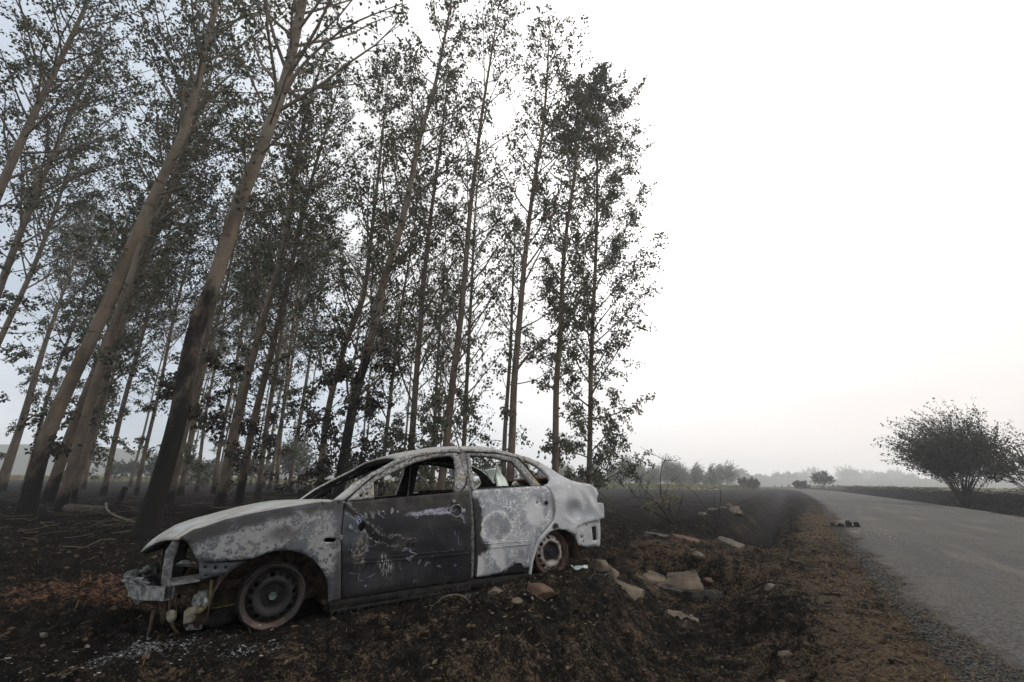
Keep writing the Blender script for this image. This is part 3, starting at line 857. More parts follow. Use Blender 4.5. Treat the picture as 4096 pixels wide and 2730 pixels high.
FLAKES = [(.716, .707, .04), (.667, .704, .05), (.838, .709, .045), (1.41, .765, .05), (.60, .700, .05), (.77, .709, .03), (.53, .60, .05), (.48, .62, .04), (.435, .55, .04), (1.475, .62, .03), (.99, .33, .05), (1.09, .30, .05), (1.17, .27, .05), (1.27, .235, .04), (.64, .52, .04), (.72, .49, .035)]
for far in (False, True):
    h = [(.316, .546), (.386, .539)]
    rep = [(.320, .531), (.380, .525), (.392, .530), (.394, .543), (.384, .553), (.322, .560), (.310, .553), (.309, .539)]
    fo = FTOP[::-1]
    outer = [(-.606, .642)] + HL + FARCH + [(.469, .109), (.428, .555), (.433, .673)] + FTOP[:-1]
    fen = panel('front_fender', outer, M_FENDER, [rep], disp=fender_disp, far=far, thick=.012)
    fb = panel('fender_bracket', [(-.470, .474), (-.283, .456), (-.200, .455), (-.303, .382), (-.456, .366)], M_FENDER,
               [circ(-.43, .44, .008), circ(-.37, .43, .010), circ(-.31, .425, .008), circ(-.42, .385, .007)], off=.02, far=far, parent=fen, thick=.02)
    fd = panel('front_door', FDOOR, M_FDOOR, [[(.563, .598), (.583, .578), (.612, .600), (.602, .634), (.575, .648), (.556, .622)], circ(1.352, .684, .010, 8), circ(.575, .372, .009, 8), circ(.625, .370, .009, 8), circ(1.52, .336, .009, 8)],
               disp=door_disp_front, far=far, thick=.03, step=.025)
    fd['label'] = 'sooty black front door'
    # window surround with the mirror plate and its slots
    slots = [[(a, b), (a + .045, b + c), (a + .043, b + c + .008), (a - .002, b + .008)] for a, b, c in
             ((.735, 1.000, .024), (.86, 1.060, .022), (1.02, 1.118, .018), (1.2, 1.164, .010), (1.37, 1.187, .004))]
    wf = panel('window_frame', [(.459, .822)] + FFRAME[1:] + [(1.578, .845)], M_PILLAR,
               [flip(FWIN), circ(.585, .855, .016, 10), circ(.632, .866, .011, 10), circ(.665, .905, .006, 8)] + slots, parent=fd, off=.010, far=far, thick=.035, step=.04)
    for par, FR in ((fd, FFRAME), (None, RFRAME)):
        S = spline(np.array(FR), 40); sy = side(S[:, 0], S[:, 1]) + .006
        sm = MB(); sm.tube(np.stack([S[:, 0], W - sy if far else sy, S[:, 1]], -1), .0065, 6, cap=False)
        sm.build('door_gap_line', M_SOOT, par or CAR)  # black tube drawn in for the dark gap along the door frame
    hd = MB()
    a = np.linspace(0, 2 * math.pi, 25)
    hx, hz = 1.432 + .058 * np.cos(a), .678 + .052 * np.sin(a)
    hy = side(hx, hz) - .003
    if far: hy = W - hy
    hd.tube(np.stack([hx, hy, hz], -1), .0045, 6, cap=False)
    hb = np.array([1.500, float(side(1.5, .678)) + .0, .672])
    hd.box((hb[0], W - hb[1] if far else hb[1], hb[2]), (.040, .020, .038), bev=.008)
    hd.build('door_handle', M_PILLAR if not far else M_SOOT, fd)
    rd = panel('rear_door', RDOOR, M_RDOOR, [circ(2.345, .690, .010, 8), circ(2.05, .348, .008, 8), circ(2.16, .344, .008, 8), circ(1.74, .358, .008, 8)],
               disp=door_disp_rear, far=far, thick=.03, step=.025)
    rd['label'] = 'pale ash-grey rear door'
    for par, mt_, (xa, za, xb, zb, gap) in ((fd, M_FDOOR, (.534, .383, 1.541, .346, .031)), (rd, M_RDOOR, (1.70, .373, 2.235, .350, .033))):
        sm = MB()
        for dz in (0, -gap):
            X = np.linspace(xa, xb, 30); Z = np.linspace(za, zb, 30) + dz; Y = side(X, Z) + (door_disp_front if par is fd else door_disp_rear)(X, Z) - .001
            sm.tube(np.stack([X, W - Y if far else Y, Z], -1), .0048, 6, cap=False)
        sm.build('trim_rail', mt_, par)
    if not far:
        sm = MB(); Rf = random.Random(5)
        for fx, fz, sz in FLAKES:
            for q in range(2):
                x0, z0 = fx + Rf.uniform(-.015, .015), fz + Rf.uniform(-.012, .012); a0 = Rf.uniform(0, 6.28); L = sz * Rf.uniform(.7, 1.2)
                pts_ = []
                for k_, (u_, v_, o_) in enumerate([(-.5, -.12, .001), (-.3, .22, .001), (.05, .28, .004), (.5, .02, .016), (.1, -.25, .004)]):
                    xx = x0 + L * (u_ * math.cos(a0) - v_ * math.sin(a0)); zz = z0 + L * (u_ * math.sin(a0) + v_ * math.cos(a0))
                    pts_.append((xx, float(side(xx, zz)) - .003 + float(door_disp_front(np.array(xx), np.array(zz))) - o_ * Rf.uniform(.5, 1.3), zz))
                sm.add(pts_, [np.array([[0, 1, 2]]), np.array([[0, 2, 4]]), np.array([[2, 3, 4]])])
        o_ = sm.build('peeling_paint', simple('peeled_paint_flake', (.07, .072, .075), (.24, .24, .235), 40, .7), fd, smooth=False)
        o_['kind'] = 'stuff'
        # torn skin and crease above the strip
        sm = MB()
        P_ = np.array([(.985, .415), (1.00, .385), (1.055, .362), (1.02, .352), (.98, .343)])
        sm.tube(np.stack([P_[:, 0], side(P_[:, 0], P_[:, 1]) - .004, P_[:, 1]], -1), [.004, .009, .007, .009, .004], 6)
        sm.build('torn_skin', M_GREYMELT, fd)
    panel('window_frame', [(1.612, .846)] + RFRAME, M_OCHRE, [flip(RWIN)] + [[(a, 1.186 - .0 * a), (a + .05, 1.183), (a + .05, 1.191), (a, 1.194)] for a in (1.72, 1.84)],
          parent=rd, off=.010, far=far, thick=.035, step=.04)
    hd = MB(); hb = (2.452, float(side(2.45, .69)) - .004, .685)
    hd.box((hb[0], W - hb[1] if far else hb[1], hb[2]), (.032, .02, .036), bev=.008)
    hd.build('door_handle', M_SOOT, rd)
    # uniside: pillars, roof rail, quarter panel
    ap = APIL[:9]
    panel('front_pillar', ap + [(1.63, 1.218), (1.565, 1.203)] + FFRAME[::-1][1:-1] + [(.445, .829)], M_PILLAR, far=far, thick=.045, step=.04,
          disp=lambda x, z: .004 * fbm(x * 9, z * 9, 4, 2))
    bp = panel('centre_pillar', [(1.565, 1.204), (1.560, 1.19), (1.582, .84), (1.60, .09), (1.63, .09), (1.615, .84), (1.64, 1.21)], M_PILLAR, off=.022, far=far, thick=.06, step=.04)
    qo = APIL[8:] + QTAIL[::-1][1:] + RARCH[::-1] + RDOOR[::-1][2:-2] + [(2.452, .853), (2.262, 1.150), (1.915, 1.206), (1.644, 1.216)]
    qo = [p for p in qo if p not in ((2.313, .849),)]
    RD2 = [(2.236, .057), (2.249, .159), (2.274, .275)]
    qo = APIL[8:] + QTAIL[::-1][1:] + RARCH[::-1] + [(2.236, .040), (2.249, .159), (2.274, .270), (2.330, .359), (2.427, .430), (2.531, .512), (2.565, .605), (2.571, .699), (2.540, .800), (2.474, .853), (2.262, 1.150), (1.915, 1.206), (1.640, 1.219)]
    panel('quarter_panel', qo, M_QUART, [flip(QWIN)], disp=quarter_disp, far=far, thick=.035, step=.025)
    bb = panel('rear_corner_bracket', [(2.851, .412), (2.960, .440), (3.227, .458), (3.227, .318), (3.213, .184), (3.12, .20), (3.029, .196), (2.885, .236), (2.848, .323)], M_QUART,
               [[(3.084, .397), (3.160, .396), (3.173, .255), (3.105, .257)], circ(2.93, .31, .014), circ(3.0, .42, .009), circ(2.95, .26, .007), circ(3.20, .43, .009, 8)], off=.028, far=far, thick=.018,
               disp=lambda x, z: .006 * fbm(x * 8, z * 8, 8, 2) - .008 * np.exp(-((z - .235) / .008) ** 2))
    panel('sill', [(.388, .104), (1.60, .074), (2.225, .050), (2.225, -.02), (1.4, .0), (.395, .027)], M_SOOT, off=-.006, far=far, thick=.06, step=.06,
          disp=lambda x, z: -.012 * np.exp(-((z - (.092 - .026 * (x - .39))) / .008) ** 2) + .01 * fbm(x * 12, z * 12, 3, 2))
    # ragged melted fringe under the sill
    mb = MB()
    lip = [(.40 + q * .065, .062, .040 - q * .0012) for q in range(19)]
    mb.tube([(p[0], W - p[1] if far else p[1], p[2]) for p in lip], .013, 6)
    for i in range(26):
        xx = .42 + i * .045 + random.uniform(-.01, .01); yy = .055 + random.uniform(0, .02)
        L = random.uniform(.02, .06)
        P = [(xx, yy, .04), (xx + random.uniform(-.008, .008), yy, .04 - L * .5), (xx, yy + .005, .04 - L)]
        P = [(p[0], W - p[1] if far else p[1], p[2]) for p in P]
        mb.tube(P, [random.uniform(.012, .02), .012, .003], 5)
    mb.build('melted_sill_fringe', M_SOOT, CAR)

# ---- bonnet
def hood():
    us = np.linspace(0, 1, 44); vs = np.linspace(-1, 1, 41)
    U, Vv = np.meshgrid(us, vs, indexing='ij'); av = np.abs(Vv)
    xf = -.606 - .240 * (1 - av ** 1.7); xr = .452 - .07 * (1 - av ** 2)
    X = xf + (xr - xf) * U
    zc = np.interp(X, [-.88, -.80, -.72, -.657, -.53, -.41, -.225, -.07, .073, .25, .45], [.555, .620, .668, .705, .744, .768, .813, .838, .851, .848, .835])
    ft = np.array(FTOP[::-1]); ze = np.interp(X, ft[:, 0], ft[:, 1])
    bl = 1 - av ** 3
    Z = zc * bl + ze * (1 - bl)
    Z -= .050 * np.exp(-((X - xf) / .05)) * bl ** .5
    Z += .006 * fbm(X * 5, Vv * 4, 3, 3)
    ye = side(X, ze) + .004
    Y = np.where(Vv < 0, ye, W - ye); Y = W / 2 + (Y - W / 2) * av
    Vt = np.stack([X, Y, Z], -1).reshape(-1, 3); n = len(vs)
    i = np.arange(len(us) - 1)[:, None] * n; j = np.arange(n - 1)[None, :]
    F = np.stack([i + j, i + n + j, i + n + j + 1, i + j + 1], -1).reshape(-1, 4)
    o = fast('bonnet', Vt, [F], [M_HOOD, M_SOOT], CAR)
    m = o.modifiers.new('thickness', 'SOLIDIFY'); m.thickness = .016; m.offset = -1; m.material_offset = 1; m.material_offset_rim = 0
    # inner skin behind the leading edge, curled away from the outer one
    k = 5; tt = np.linspace(0, 1, k)
    V2 = []
    for q in tt:
        V2.append(np.stack([xf[0] + .02 + .13 * q, Y[0], Z[0] - .014 - .012 * math.sin(q * 3.1) + .03 * q], -1))
    V2 = np.concatenate(V2); i = np.arange(k - 1)[:, None] * n
    F = np.stack([i + j, i + j + 1, i + n + j + 1, i + n + j], -1).reshape(-1, 4)
    o2 = fast('bonnet_inner_skin', V2, [F], M_SOOT, o)
    m = o2.modifiers.new('thickness', 'SOLIDIFY'); m.thickness = .006
hood()

# ---- roof
def roof():
    us = np.linspace(0, 1, 30); vs = np.linspace(-1, 1, 31)
    U, Vv = np.meshgrid(us, vs, indexing='ij'); av = np.abs(Vv)
    xf = .915 + .03 * (1 - av ** 2); xr = 2.20 - .10 * (1 - av ** 2)
    X = xf + (xr - xf) * U
    ap = np.array(APIL); ze = np.interp(X, ap[:, 0], ap[:, 1])
    crown = np.interp(X, [.9, 1.0, 1.28, 1.52, 1.8, 2.05, 2.2], [.036, .043, .052, .058, .078, .085, .07])
    bl = 1 - av ** 2.6
    Z = ze + crown * bl + .004 * fbm(X * 5, Vv * 4, 13, 3)
    ye = side(X, ze) - .001
    Y = np.where(Vv < 0, ye, W - ye); Y = W / 2 + (Y - W / 2) * av
    Vt = np.stack([X, Y, Z], -1).reshape(-1, 3); n = len(vs)
    i = np.arange(len(us) - 1)[:, None] * n; j = np.arange(n - 1)[None, :]
    F = np.stack([i + j, i + n + j, i + n + j + 1, i + j + 1], -1).reshape(-1, 4)
    o = fast('roof', Vt, [F], [M_ROOF, M_SOOT], CAR)
    m = o.modifiers.new('thickness', 'SOLIDIFY'); m.thickness = .018; m.offset = -1; m.material_offset = 1; m.material_offset_rim = 0
    # cross members under the skin
    mb = MB()
    for xx, hh in ((.99, .05), (1.55, .03), (2.12, .05)):
        zz = np.interp(xx, ap[:, 0], ap[:, 1])
        P = [(xx, W / 2 + q * (W / 2 - float(side(xx, zz)) - .03), zz - .035 + np.interp(xx, [.9, 2.2], [.036, .07]) * (1 - abs(q) ** 2.6)) for q in np.linspace(-1, 1, 13)]
        mb.tube(P, hh * .6, 6)
    mb.build('roof_cross_member', M_SOOT, o)
roof()

# ---- boot lid with its rusted trailing edge
def boot():
    us = np.linspace(0, 1, 14); vs = np.linspace(-1, 1, 25)
    U, Vv = np.meshgrid(us, vs, indexing='ij'); av = np.abs(Vv)
    X = 2.80 + (3.19 - 2.80) * U + .06 * (1 - av ** 2) * U
    q = np.array(sorted([(p[0], p[1]) for p in QTAIL if p[1] > .73 and p[0] < 3.215]))
    ze = np.interp(X, q[:, 0], q[:, 1]); Z = ze + .020 * (1 - av ** 4) + .030 * np.exp(-((X - 3.08) / .10) ** 2) * (1 - av ** 8)
    ye = side(X, ze) + .012; Y = np.where(Vv < 0, ye, W - ye); Y = W / 2 + (Y - W / 2) * av
    Vt = np.stack([X, Y, Z], -1).reshape(-1, 3); n = len(vs)
    i = np.arange(len(us) - 1)[:, None] * n; j = np.arange(n - 1)[None, :]
    F = np.stack([i + j, i + n + j, i + n + j + 1, i + j + 1], -1).reshape(-1, 4)
    o = fast('boot_lid', Vt, [F], [M_RUST, M_SOOT], CAR)
    m = o.modifiers.new('thickness', 'SOLIDIFY'); m.thickness = .02; m.offset = -1; m.material_offset = 1; m.material_offset_rim = 0
    # tail panel
    mb = MB()
    yy = np.linspace(.10, W - .10, 20); zz = np.linspace(.30, .80, 8)
    Yg, Zg = np.meshgrid(yy, zz, indexing='ij'); Xg = 3.235 + .05 * (1 - (np.abs(Yg - W / 2) / (W / 2)) ** 2) - .10 * sstep(.62, .8, Zg)
    i = np.arange(19)[:, None] * 8; j = np.arange(7)[None, :]
    mb.add(np.stack([Xg, Yg, Zg], -1).reshape(-1, 3), [np.stack([i + j, i + 8 + j, i + 9 + j, i + j + 1], -1).reshape(-1, 4)])
    mb.build('tail_panel', M_QUART, CAR)
boot()

# ---- dark inner structure
mb = MB()
mb.box((1.35, W / 2, .10), (2.0, W - .24, .03))
mb.box((.47, W / 2, .42), (.03, W - .22, .66))
mb.box((.56, W / 2, .74), (.22, W - .20, .10), bev=.03)
mb.box((2.42, W / 2, .46), (.04, W - .3, .70))
mb.box((2.62, W / 2, .80), (.44, W - .34, .03))
mb.box((2.85, W / 2, .22), (.80, W - .34, .03))
mb.box((3.0, .30, .19), (.38, .10, .07)); mb.box((3.0, W - .30, .19), (.38, .10, .07))
mb.box((3.05, .40, .13), (.16, .12, .12), bev=.02)
mb.box((2.98, W / 2, .14), (.10, W - .5, .05))
mb.build('floor_pan', M_SOOTBROWN, CAR, smooth=False)
for yc in (.0, W):
    s = 1 if yc == 0 else -1
    for cx_, R_, z0_ in ((.02, .40, .17), (2.50, .36, .16)):
        mb = MB(); a = np.linspace(-.15, math.pi + .15, 24)
        for k_ in range(1):
            y0, y1 = yc + s * .05, yc + s * .36
            A0 = np.stack([cx_ + R_ * np.cos(a), np.full(24, y0), z0_ + R_ * .92 * np.sin(a)], -1); A1 = A0.copy(); A1[:, 1] = y1
            Vv = np.vstack([A0, A1]); i = np.arange(23)
            mb.add(Vv, [np.stack([i, i + 1, i + 25, i + 24], -1)])
            c = np.array([[cx_, y1, z0_ - .1]])
            mb.add(np.vstack([A1, c]), [np.stack([i, i + 1, np.full(23, 24)], -1)])
        mb.build('wheel_housing', M_SOOTBROWN, CAR)

# ---- wheels
def wheel(cx_, far, mats, seed, bent):
    M_disc, M_rim = mats
    zc = .205
    yface = W - .045 if far else .045
    s = -1 if far else 1
    R1 = .168
    r_k = np.array([0, .018, .03, .034, .06, .075, .092, .11, .135, .150, .168])
    h_k = np.array([.030, .030, .032, .040, .040, .044, .020, .012, .022, .040, .052])
    pts = []; edges = []
    loops = [circ(0, 0, R1, 48)]
    for q in range(16):
        a = 2 * math.pi * q / 16 + .1
        loops.append(circ(.1425 * math.cos(a), .1425 * math.sin(a), .0155 if q % 2 == 0 else .0075, 12))
    loops.append(circ(0, 0, .026, 16))
    for lp in loops:
        b = len(pts); n = len(lp); pts += [Vector(p) for p in lp]; edges += [(b + i, b + (i + 1) % n) for i in range(n)]
    for rr in (.036, .05, .062, .072, .08, .088, .096, .105, .115, .1235, .158):
        for q in range(44):
            pts.append(Vector((rr * math.cos(2 * math.pi * q / 44), rr * math.sin(2 * math.pi * q / 44))))
    P, T = cdt(pts, edges, loops)
    rad = np.hypot(P[:, 0], P[:, 1])
    V = np.stack([P[:, 0], np.interp(rad, r_k, h_k), P[:, 1]], -1)
    wmb = MB(); wmb.add(V, [T])
    rs = random.Random(seed)
    def wob(t, rr, h):
        if rr < .185: return (0, 0)
        if not bent: return (.002 * math.sin(3 * t + seed), 0)
        return (-.012 * math.exp(-((t - 4.75) / .18) ** 2) + .003 * math.sin(4 * t) - .014 * math.exp(-((t - 2.45) / .2) ** 2), .012 * math.exp(-((t - 4.75) / .22) ** 2) + .014 * math.exp(-((t - 2.45) / .25) ** 2))
    rim = MB()
    rim.lathe([(.166, .055), (.172, .040), (.176, .022), (.186, .018), (.189, .010), (.200, .006), (.206, .002), (.208, .006), (.203, .014), (.192, .020), (.186, .05), (.165, .07), (.162, .13), (.186, .15), (.200, .18), (.204, .18)], k=56, wob=wob)
    loc = Matrix.Translation((cx_, yface, zc)) @ (Matrix.Rotation(math.pi, 4, 'Z') if far else Matrix.Identity(4))
    w = wmb.build('wheel', M_disc, CAR); w.matrix_local = loc
    w.modifiers.new('thickness', 'SOLIDIFY').thickness = .004
    rim.build('rim', M_rim, w)
    hub = MB()
    hub.lathe([(.026, .034), (.026, .022), (.021, .018), (.020, .024), (.012, .026), (.0005, .026)], k=24)
    for q in range(5):
        a = 2 * math.pi * q / 5 + .35
        c = (.052 * math.cos(a), 0, .052 * math.sin(a))
        hub.lathe([(.011, .040), (.011, .028), (.007, .027), (.006, .034), (.0005, .034)], c=c, k=10)
    hub.build('hub', M_disc if bent else M_disc, w)
    bw = MB()
    for q in range(4):
        a = np.linspace(0, 2 * math.pi, 60)
        rr = .208 + .004 * q + .004 * np.sin(3 * a + q * 2 + seed) + .003 * np.sin(7 * a + q)
        yy = .01 + .035 * q + .010 * np.sin(2 * a + q)
        zz = np.maximum(rr * np.sin(a), -.208)
        bw.tube(np.stack([rr * np.cos(a), yy, zz], -1), .0055, 5, cap=False)
    bw.build('tyre_bead_wire', M_SOOTBROWN if not bent else M_SOOT, w)
    return w

def mat_front_wheel():
    t = NT('blackened_steel_wheel'); n = t.noise(14, 6, .65); f = t.noise(60, 5, .7)
    x, y, z = t.xyz(); r = t.math('SQRT', t.add(t.mul(x, x), t.mul(z, z)))
    col = t.mix(t.step(n, .35, .7), (.006, .0062, .0075), (.017, .0165, .017))
    col = t.mix(t.mul(t.mul(t.step(r, .06, .09), t.step(r, .135, .12)), t.step(t.noise(5), .3, .62)), col, (.030, .0285, .0275))
    col = t.mix(t.step(r, .027, .023), col, (.085, .11, .10))
    col = t.mix(t.step(f, .70, .76), col, (.20, .20, .20))
    return t.finish(col, .8, t.bump(f, .3, .003), spec=.15)
def mat_rear_wheel():
    t = NT('ash_and_rust_wheel'); n = t.noise(12, 6, .65); f = t.noise(60, 5, .7)
    x, y, z = t.xyz(); r = t.math('SQRT', t.add(t.mul(x, x), t.mul(z, z)))
    col = t.mix(t.step(n, .35, .65), (.07, .042, .030), (.20, .145, .115))
    hot = t.mul(t.step(r, .105, .122), t.step(t.add(n, t.mul(z, .9)), .40, .58))
    col = t.mix(hot, col, (.36, .32, .295))
    low = t.mul(t.blob(.01, -.10, .075, .030, 0, t.warp(.03, 12), .5), .8)
    col = t.mix(t.step(t.add(r, t.mul(t.sub(n, .5), .05)), .112, .095), col, (.012, .011, .011))
    col = t.mix(low, col, (.36, .32, .30))
    col = t.mix(t.mul(t.step(r, .150, .165), .6), col, (.12, .07, .05))
    return t.finish(col, .75, t.bump(f, .3, .003), spec=.3)
def mat_rim_front():
    t = NT('rusty_black_rim'); n = t.noise(9, 6, .65); x, y, z = t.xyz()
    col = t.mix(t.step(n, .35, .65), (.013, .012, .011), (.034, .027, .023))
    low = t.mul(t.step(z, -.07, -.15), t.step(n, .38, .62))
    col = t.mix(low, col, (.085, .050, .036))
    col = t.mix(t.mul(t.step(z, -.10, -.16), t.step(t.noise(22, 5, .7), .60, .68)), col, (.30, .29, .28))
    return t.finish(col, .65, t.bump(t.noise(60), .3, .003), spec=.4)
MW_F, MW_R, MR_F = mat_front_wheel(), mat_rear_wheel(), mat_rim_front()
wheel(0.0, False, (MW_F, MR_F), 1, True)['label'] = 'blackened front wheel with a buckled lip'
MR_R = simple('dark_rusty_rim', (.022, .016, .013), (.085, .048, .034), 14, .8, .4)
wheel(2.513, False, (MW_R, MR_R), 2, False)['label'] = 'rusty white rear wheel with a black centre'
wheel(0.0, True, (MW_F, MR_F), 3, False)
wheel(2.513, True, (MW_R, MR_R), 4, False)

# ---- front end wreckage
def sheet(name, pts, y, mat, thick=.012, parent=None, bend=None, nz=.006, seed=0):
    return panel(name, pts, mat, yfun=lambda x, z: np.full(np.shape(x), y), disp=lambda x, z: nz * fbm(x * 14, z * 14, seed, 3) + (bend(x, z) if bend else 0), thick=thick, parent=parent, step=.02, inner=mat)
sheet('radiator_support', [(-.630, .648), (-.595, .648), (-.605, .553), (-.620, .498), (-.617, .412), (-.607, .341), (-.604, .290), (-.640, .300), (-.671, .355), (-.672, .454), (-.675, .520), (-.674, .560)], .30, M_GREYMELT, .03, nz=.02, seed=4)
mb = MB()
ys = np.linspace(.27, W - .27, 40); q = np.abs(ys - W / 2) / (W / 2 - .27)
xs = -.612 - .235 * (1 - q ** 2.2); zs = .290 + .012 * fbm(ys * 6, ys * 0, 7, 2)
sec = np.array([(-.028, .042), (.026, .036), (.028, -.038), (-.026, -.046)])
V = np.concatenate([np.stack([xs + a, ys, zs + b], -1) for a, b in sec])
i = np.arange(39)
mb.add(V, [np.concatenate([np.stack([i + k * 40, i + ((k + 1) % 4) * 40, i + 1 + ((k + 1) % 4) * 40, i + 1 + k * 40], -1) for k in range(4)])])
mb.build('bumper_beam', M_GREYMELT, CAR, smooth=False)
# bumper skin melted over the middle of the beam, hanging in folds
n1, n2 = 46, 22
tt = np.linspace(0, 1, n1); uu = np.linspace(0, 1, n2)
Tg, Ug = np.meshgrid(tt, uu, indexing='ij')
yy = .44 + .80 * Tg
q = np.abs(yy - W / 2) / (W / 2 - .27)
bx = -.612 - .235 * (1 - q ** 2.2)
ang = Ug * 2.5 - 1.0
fold = .016 * np.sin(Tg * 70 + 4 * Ug) + .016 * fbm(Tg * 16, Ug * 3, 8, 3)
Xg = bx + .055 - (.070 + fold) * np.cos(ang) * 1.3
hang = .06 + .12 * sstep(.1, .4, Tg) * (1 - .4 * sstep(.6, 1, Tg)) + .05 * fbm(Tg * 9, Tg * 0, 12, 3)
Zg = np.where(Ug < .4, .30 + (.075 + .018 * np.sin(Tg * 30)) * np.cos(ang * .5) * 1.0 - (.4 - Ug) * .04, .30 + .07 - (Ug - .4) / .6 * (hang + .04))
V = np.stack([Xg, yy, Zg], -1).reshape(-1, 3); i = np.arange(n1 - 1)[:, None] * n2; j = np.arange(n2 - 1)[None, :]
o = fast('melted_bumper_skin', V, [np.stack([i + j, i + n2 + j, i + n2 + j + 1, i + j + 1], -1).reshape(-1, 4)], M_GREYMELT, CAR)
o.modifiers.new('thickness', 'SOLIDIFY').thickness = .014
sheet('radiator', [(-.70, .60), (-.55, .60), (-.55, .20), (-.70, .22)], .62, M_SOOT, .5, seed=3)
mb = MB()
mb.box((-.18, .70, .42), (.46, .62, .36), bev=.04); mb.box((.15, .9, .5), (.3, .5, .3), bev=.03)
mb.build('engine_block', M_SOOT, CAR)
for yy in (.34, W - .34):
    mb = MB(); mb.box((-.33, yy, .292), (.56, .07, .062), rot=(0, .02, 0), bev=.008)
    mb.build('frame_rail', M_SOOTBROWN, CAR)
mb = MB(); mb.box((-.53, .30, .358), (.16, .22, .008), rot=(.08, -.03, 0)); mb.build('headlamp_tray', M_GREYMELT, CAR, smooth=False)
mb = MB(); mb.lathe([(.001, .02), (.03, .022), (.052, .010), (.058, 0), (.054, .004), (.03, .03), (.001, .03)], c=(0, 0, 0), axis='z', k=24)
o = mb.build('headlamp_bowl', M_GREYMELT, CAR); o.location = (-.55, .29, .452); o.rotation_euler = (-.25, .18, 0)
def lump(name, c, s, mat, seed, amp=.25, parent=None, box=False):
    bm = bmesh.new()
    if box:
        bmesh.ops.create_cube(bm, size=1.6); bmesh.ops.bevel(bm, geom=bm.edges[:], offset=.25, segments=2, affect='EDGES')
        bmesh.ops.subdivide_edges(bm, edges=bm.edges[:], cuts=3, use_grid_fill=True)
    else:
        bmesh.ops.create_icosphere(bm, subdivisions=4, radius=1)
    V = np.array([v.co[:] for v in bm.verts]); rr = 1 + amp * fbm(V[:, 0] * 2.3 + V[:, 2] * 1.7 + seed, V[:, 1] * 2.3 - V[:, 2] * 1.3, seed, 4)
    V = V * rr[:, None] * np.array(s) + np.array(c)
    F = np.array([[v.index for v in f.verts] for f in bm.faces if len(f.verts) == 3] or np.zeros((0, 3), int))
    F4 = np.array([[v.index for v in f.verts] for f in bm.faces if len(f.verts) == 4] or np.zeros((0, 4), int))
    bm.free()
    return fast(name, V, [F, F4], mat, parent or CAR)
lump('melted_gearbox', (-.42, .34, .14), (.085, .09, .12), M_SOOTBROWN, 3, .5)
lump('melted_casing', (-.425, .27, .225), (.045, .05, .05), M_GREYMELT, 5, .6)
lump('foil_scrap', (-.405, .245, .205), (.022, .02, .03), M_BRIGHT, 6, .7)
lump('foil_scrap', (-.412, .240, .165), (.026, .02, .014), M_BRIGHT, 7, .7)
sheet('tan_bracket', [(-.515, .170), (-.49, .188), (-.44, .195), (-.405, .185), (-.41, .165), (-.435, .160), (-.445, .10), (-.47, .093), (-.51, .095)], .225, M_TANMELT, .04, seed=9, nz=.012)
sheet('casing_plate', [(-.445, .165), (-.385, .150), (-.395, .035), (-.490, .045), (-.48, .07), (-.45, .09)], .27, M_GREYMELT, .05, seed=11, nz=.012)
mb = MB(); mb.tube(spline([(-.376, .22, .345), (-.374, .22, .30), (-.370, .22, .25), (-.378, .215, .195), (-.415, .22, .158), (-.455, .22, .150)], 24), .013, 8)
mb.build('coolant_hose', M_YELLOWHOSE, CAR)
mb = MB(); mb.tube(spline([(-.37, .26, .155), (-.28, .24, .162), (-.20, .24, .165)], 10), .006, 6); mb.build('thin_pipe', M_YELLOWHOSE, CAR)
mb = MB(); mb.tube(spline([(-.612, .26, .34), (-.605, .25, .27), (-.600, .25, .20), (-.592, .25, .165)], 14), [.007] * 14, 6)
mb.tube(spline([(-.575, .26, .30), (-.57, .25, .22), (-.555, .25, .17), (-.57, .25, .10)], 14), .005, 6)
mb.tube(spline([(-.575, .25, .12), (-.565, .25, .09), (-.545, .25, .06), (-.52, .24, .035)], 10), [.012, .012, .012, .011, .011, .010, .010, .009, .008, .007], 6)
mb.build('hanging_cable', M_SOOTBROWN, CAR)
mb = MB(); mb.lathe([(.001, -.008), (.02, -.01), (.038, -.008), (.040, 0), (.034, .006), (.038, .014), (.030, .02), (.001, .02)], k=22)
o = mb.build('pulley', M_TANMELT, CAR); o.location = (-.585, .25, .150); o.rotation_euler = (.2, .1, -1.0)
mb = MB(); mb.tube(spline([(-.682, .33, .19), (-.688, .33, .15), (-.690, .33, .08), (-.70, .33, .03)], 10), [.010, .012, .013, .013, .012, .012, .011, .010, .009, .006], 6)
mb.tube(spline([(-.64, .36, .26), (-.63, .36, .18), (-.62, .36, .09)], 8), [.03, .03, .028, .026, .024, .022, .02, .012], 6)
mb.build('hanging_bracket', M_SOOTBROWN, CAR)
lump('washer_tank', (-.29, .33, .095), (.11, .14, .07), M_SOOT, 13, .12, box=True)
mb = MB()
for k_ in range(16):
    p0 = np.array((random.uniform(-.55, -.2), random.uniform(.25, .55), random.uniform(.1, .45)))
    P = [p0]
    for s_ in range(5): P.append(P[-1] + np.array((random.uniform(-.07, .07), random.uniform(-.04, .04), random.uniform(-.07, .05))))
    mb.tube(spline(P, 14), random.uniform(.003, .007), 5)
mb.build('burnt_wiring', M_SOOTBROWN, CAR)
lump('strut_tower', (.02, .36, .52), (.10, .10, .16), M_SOOTBROWN, 17, .15)
lump('suspension_arm', (.02, .30, .17), (.22, .12, .05), M_SOOT, 18, .2, box=True)

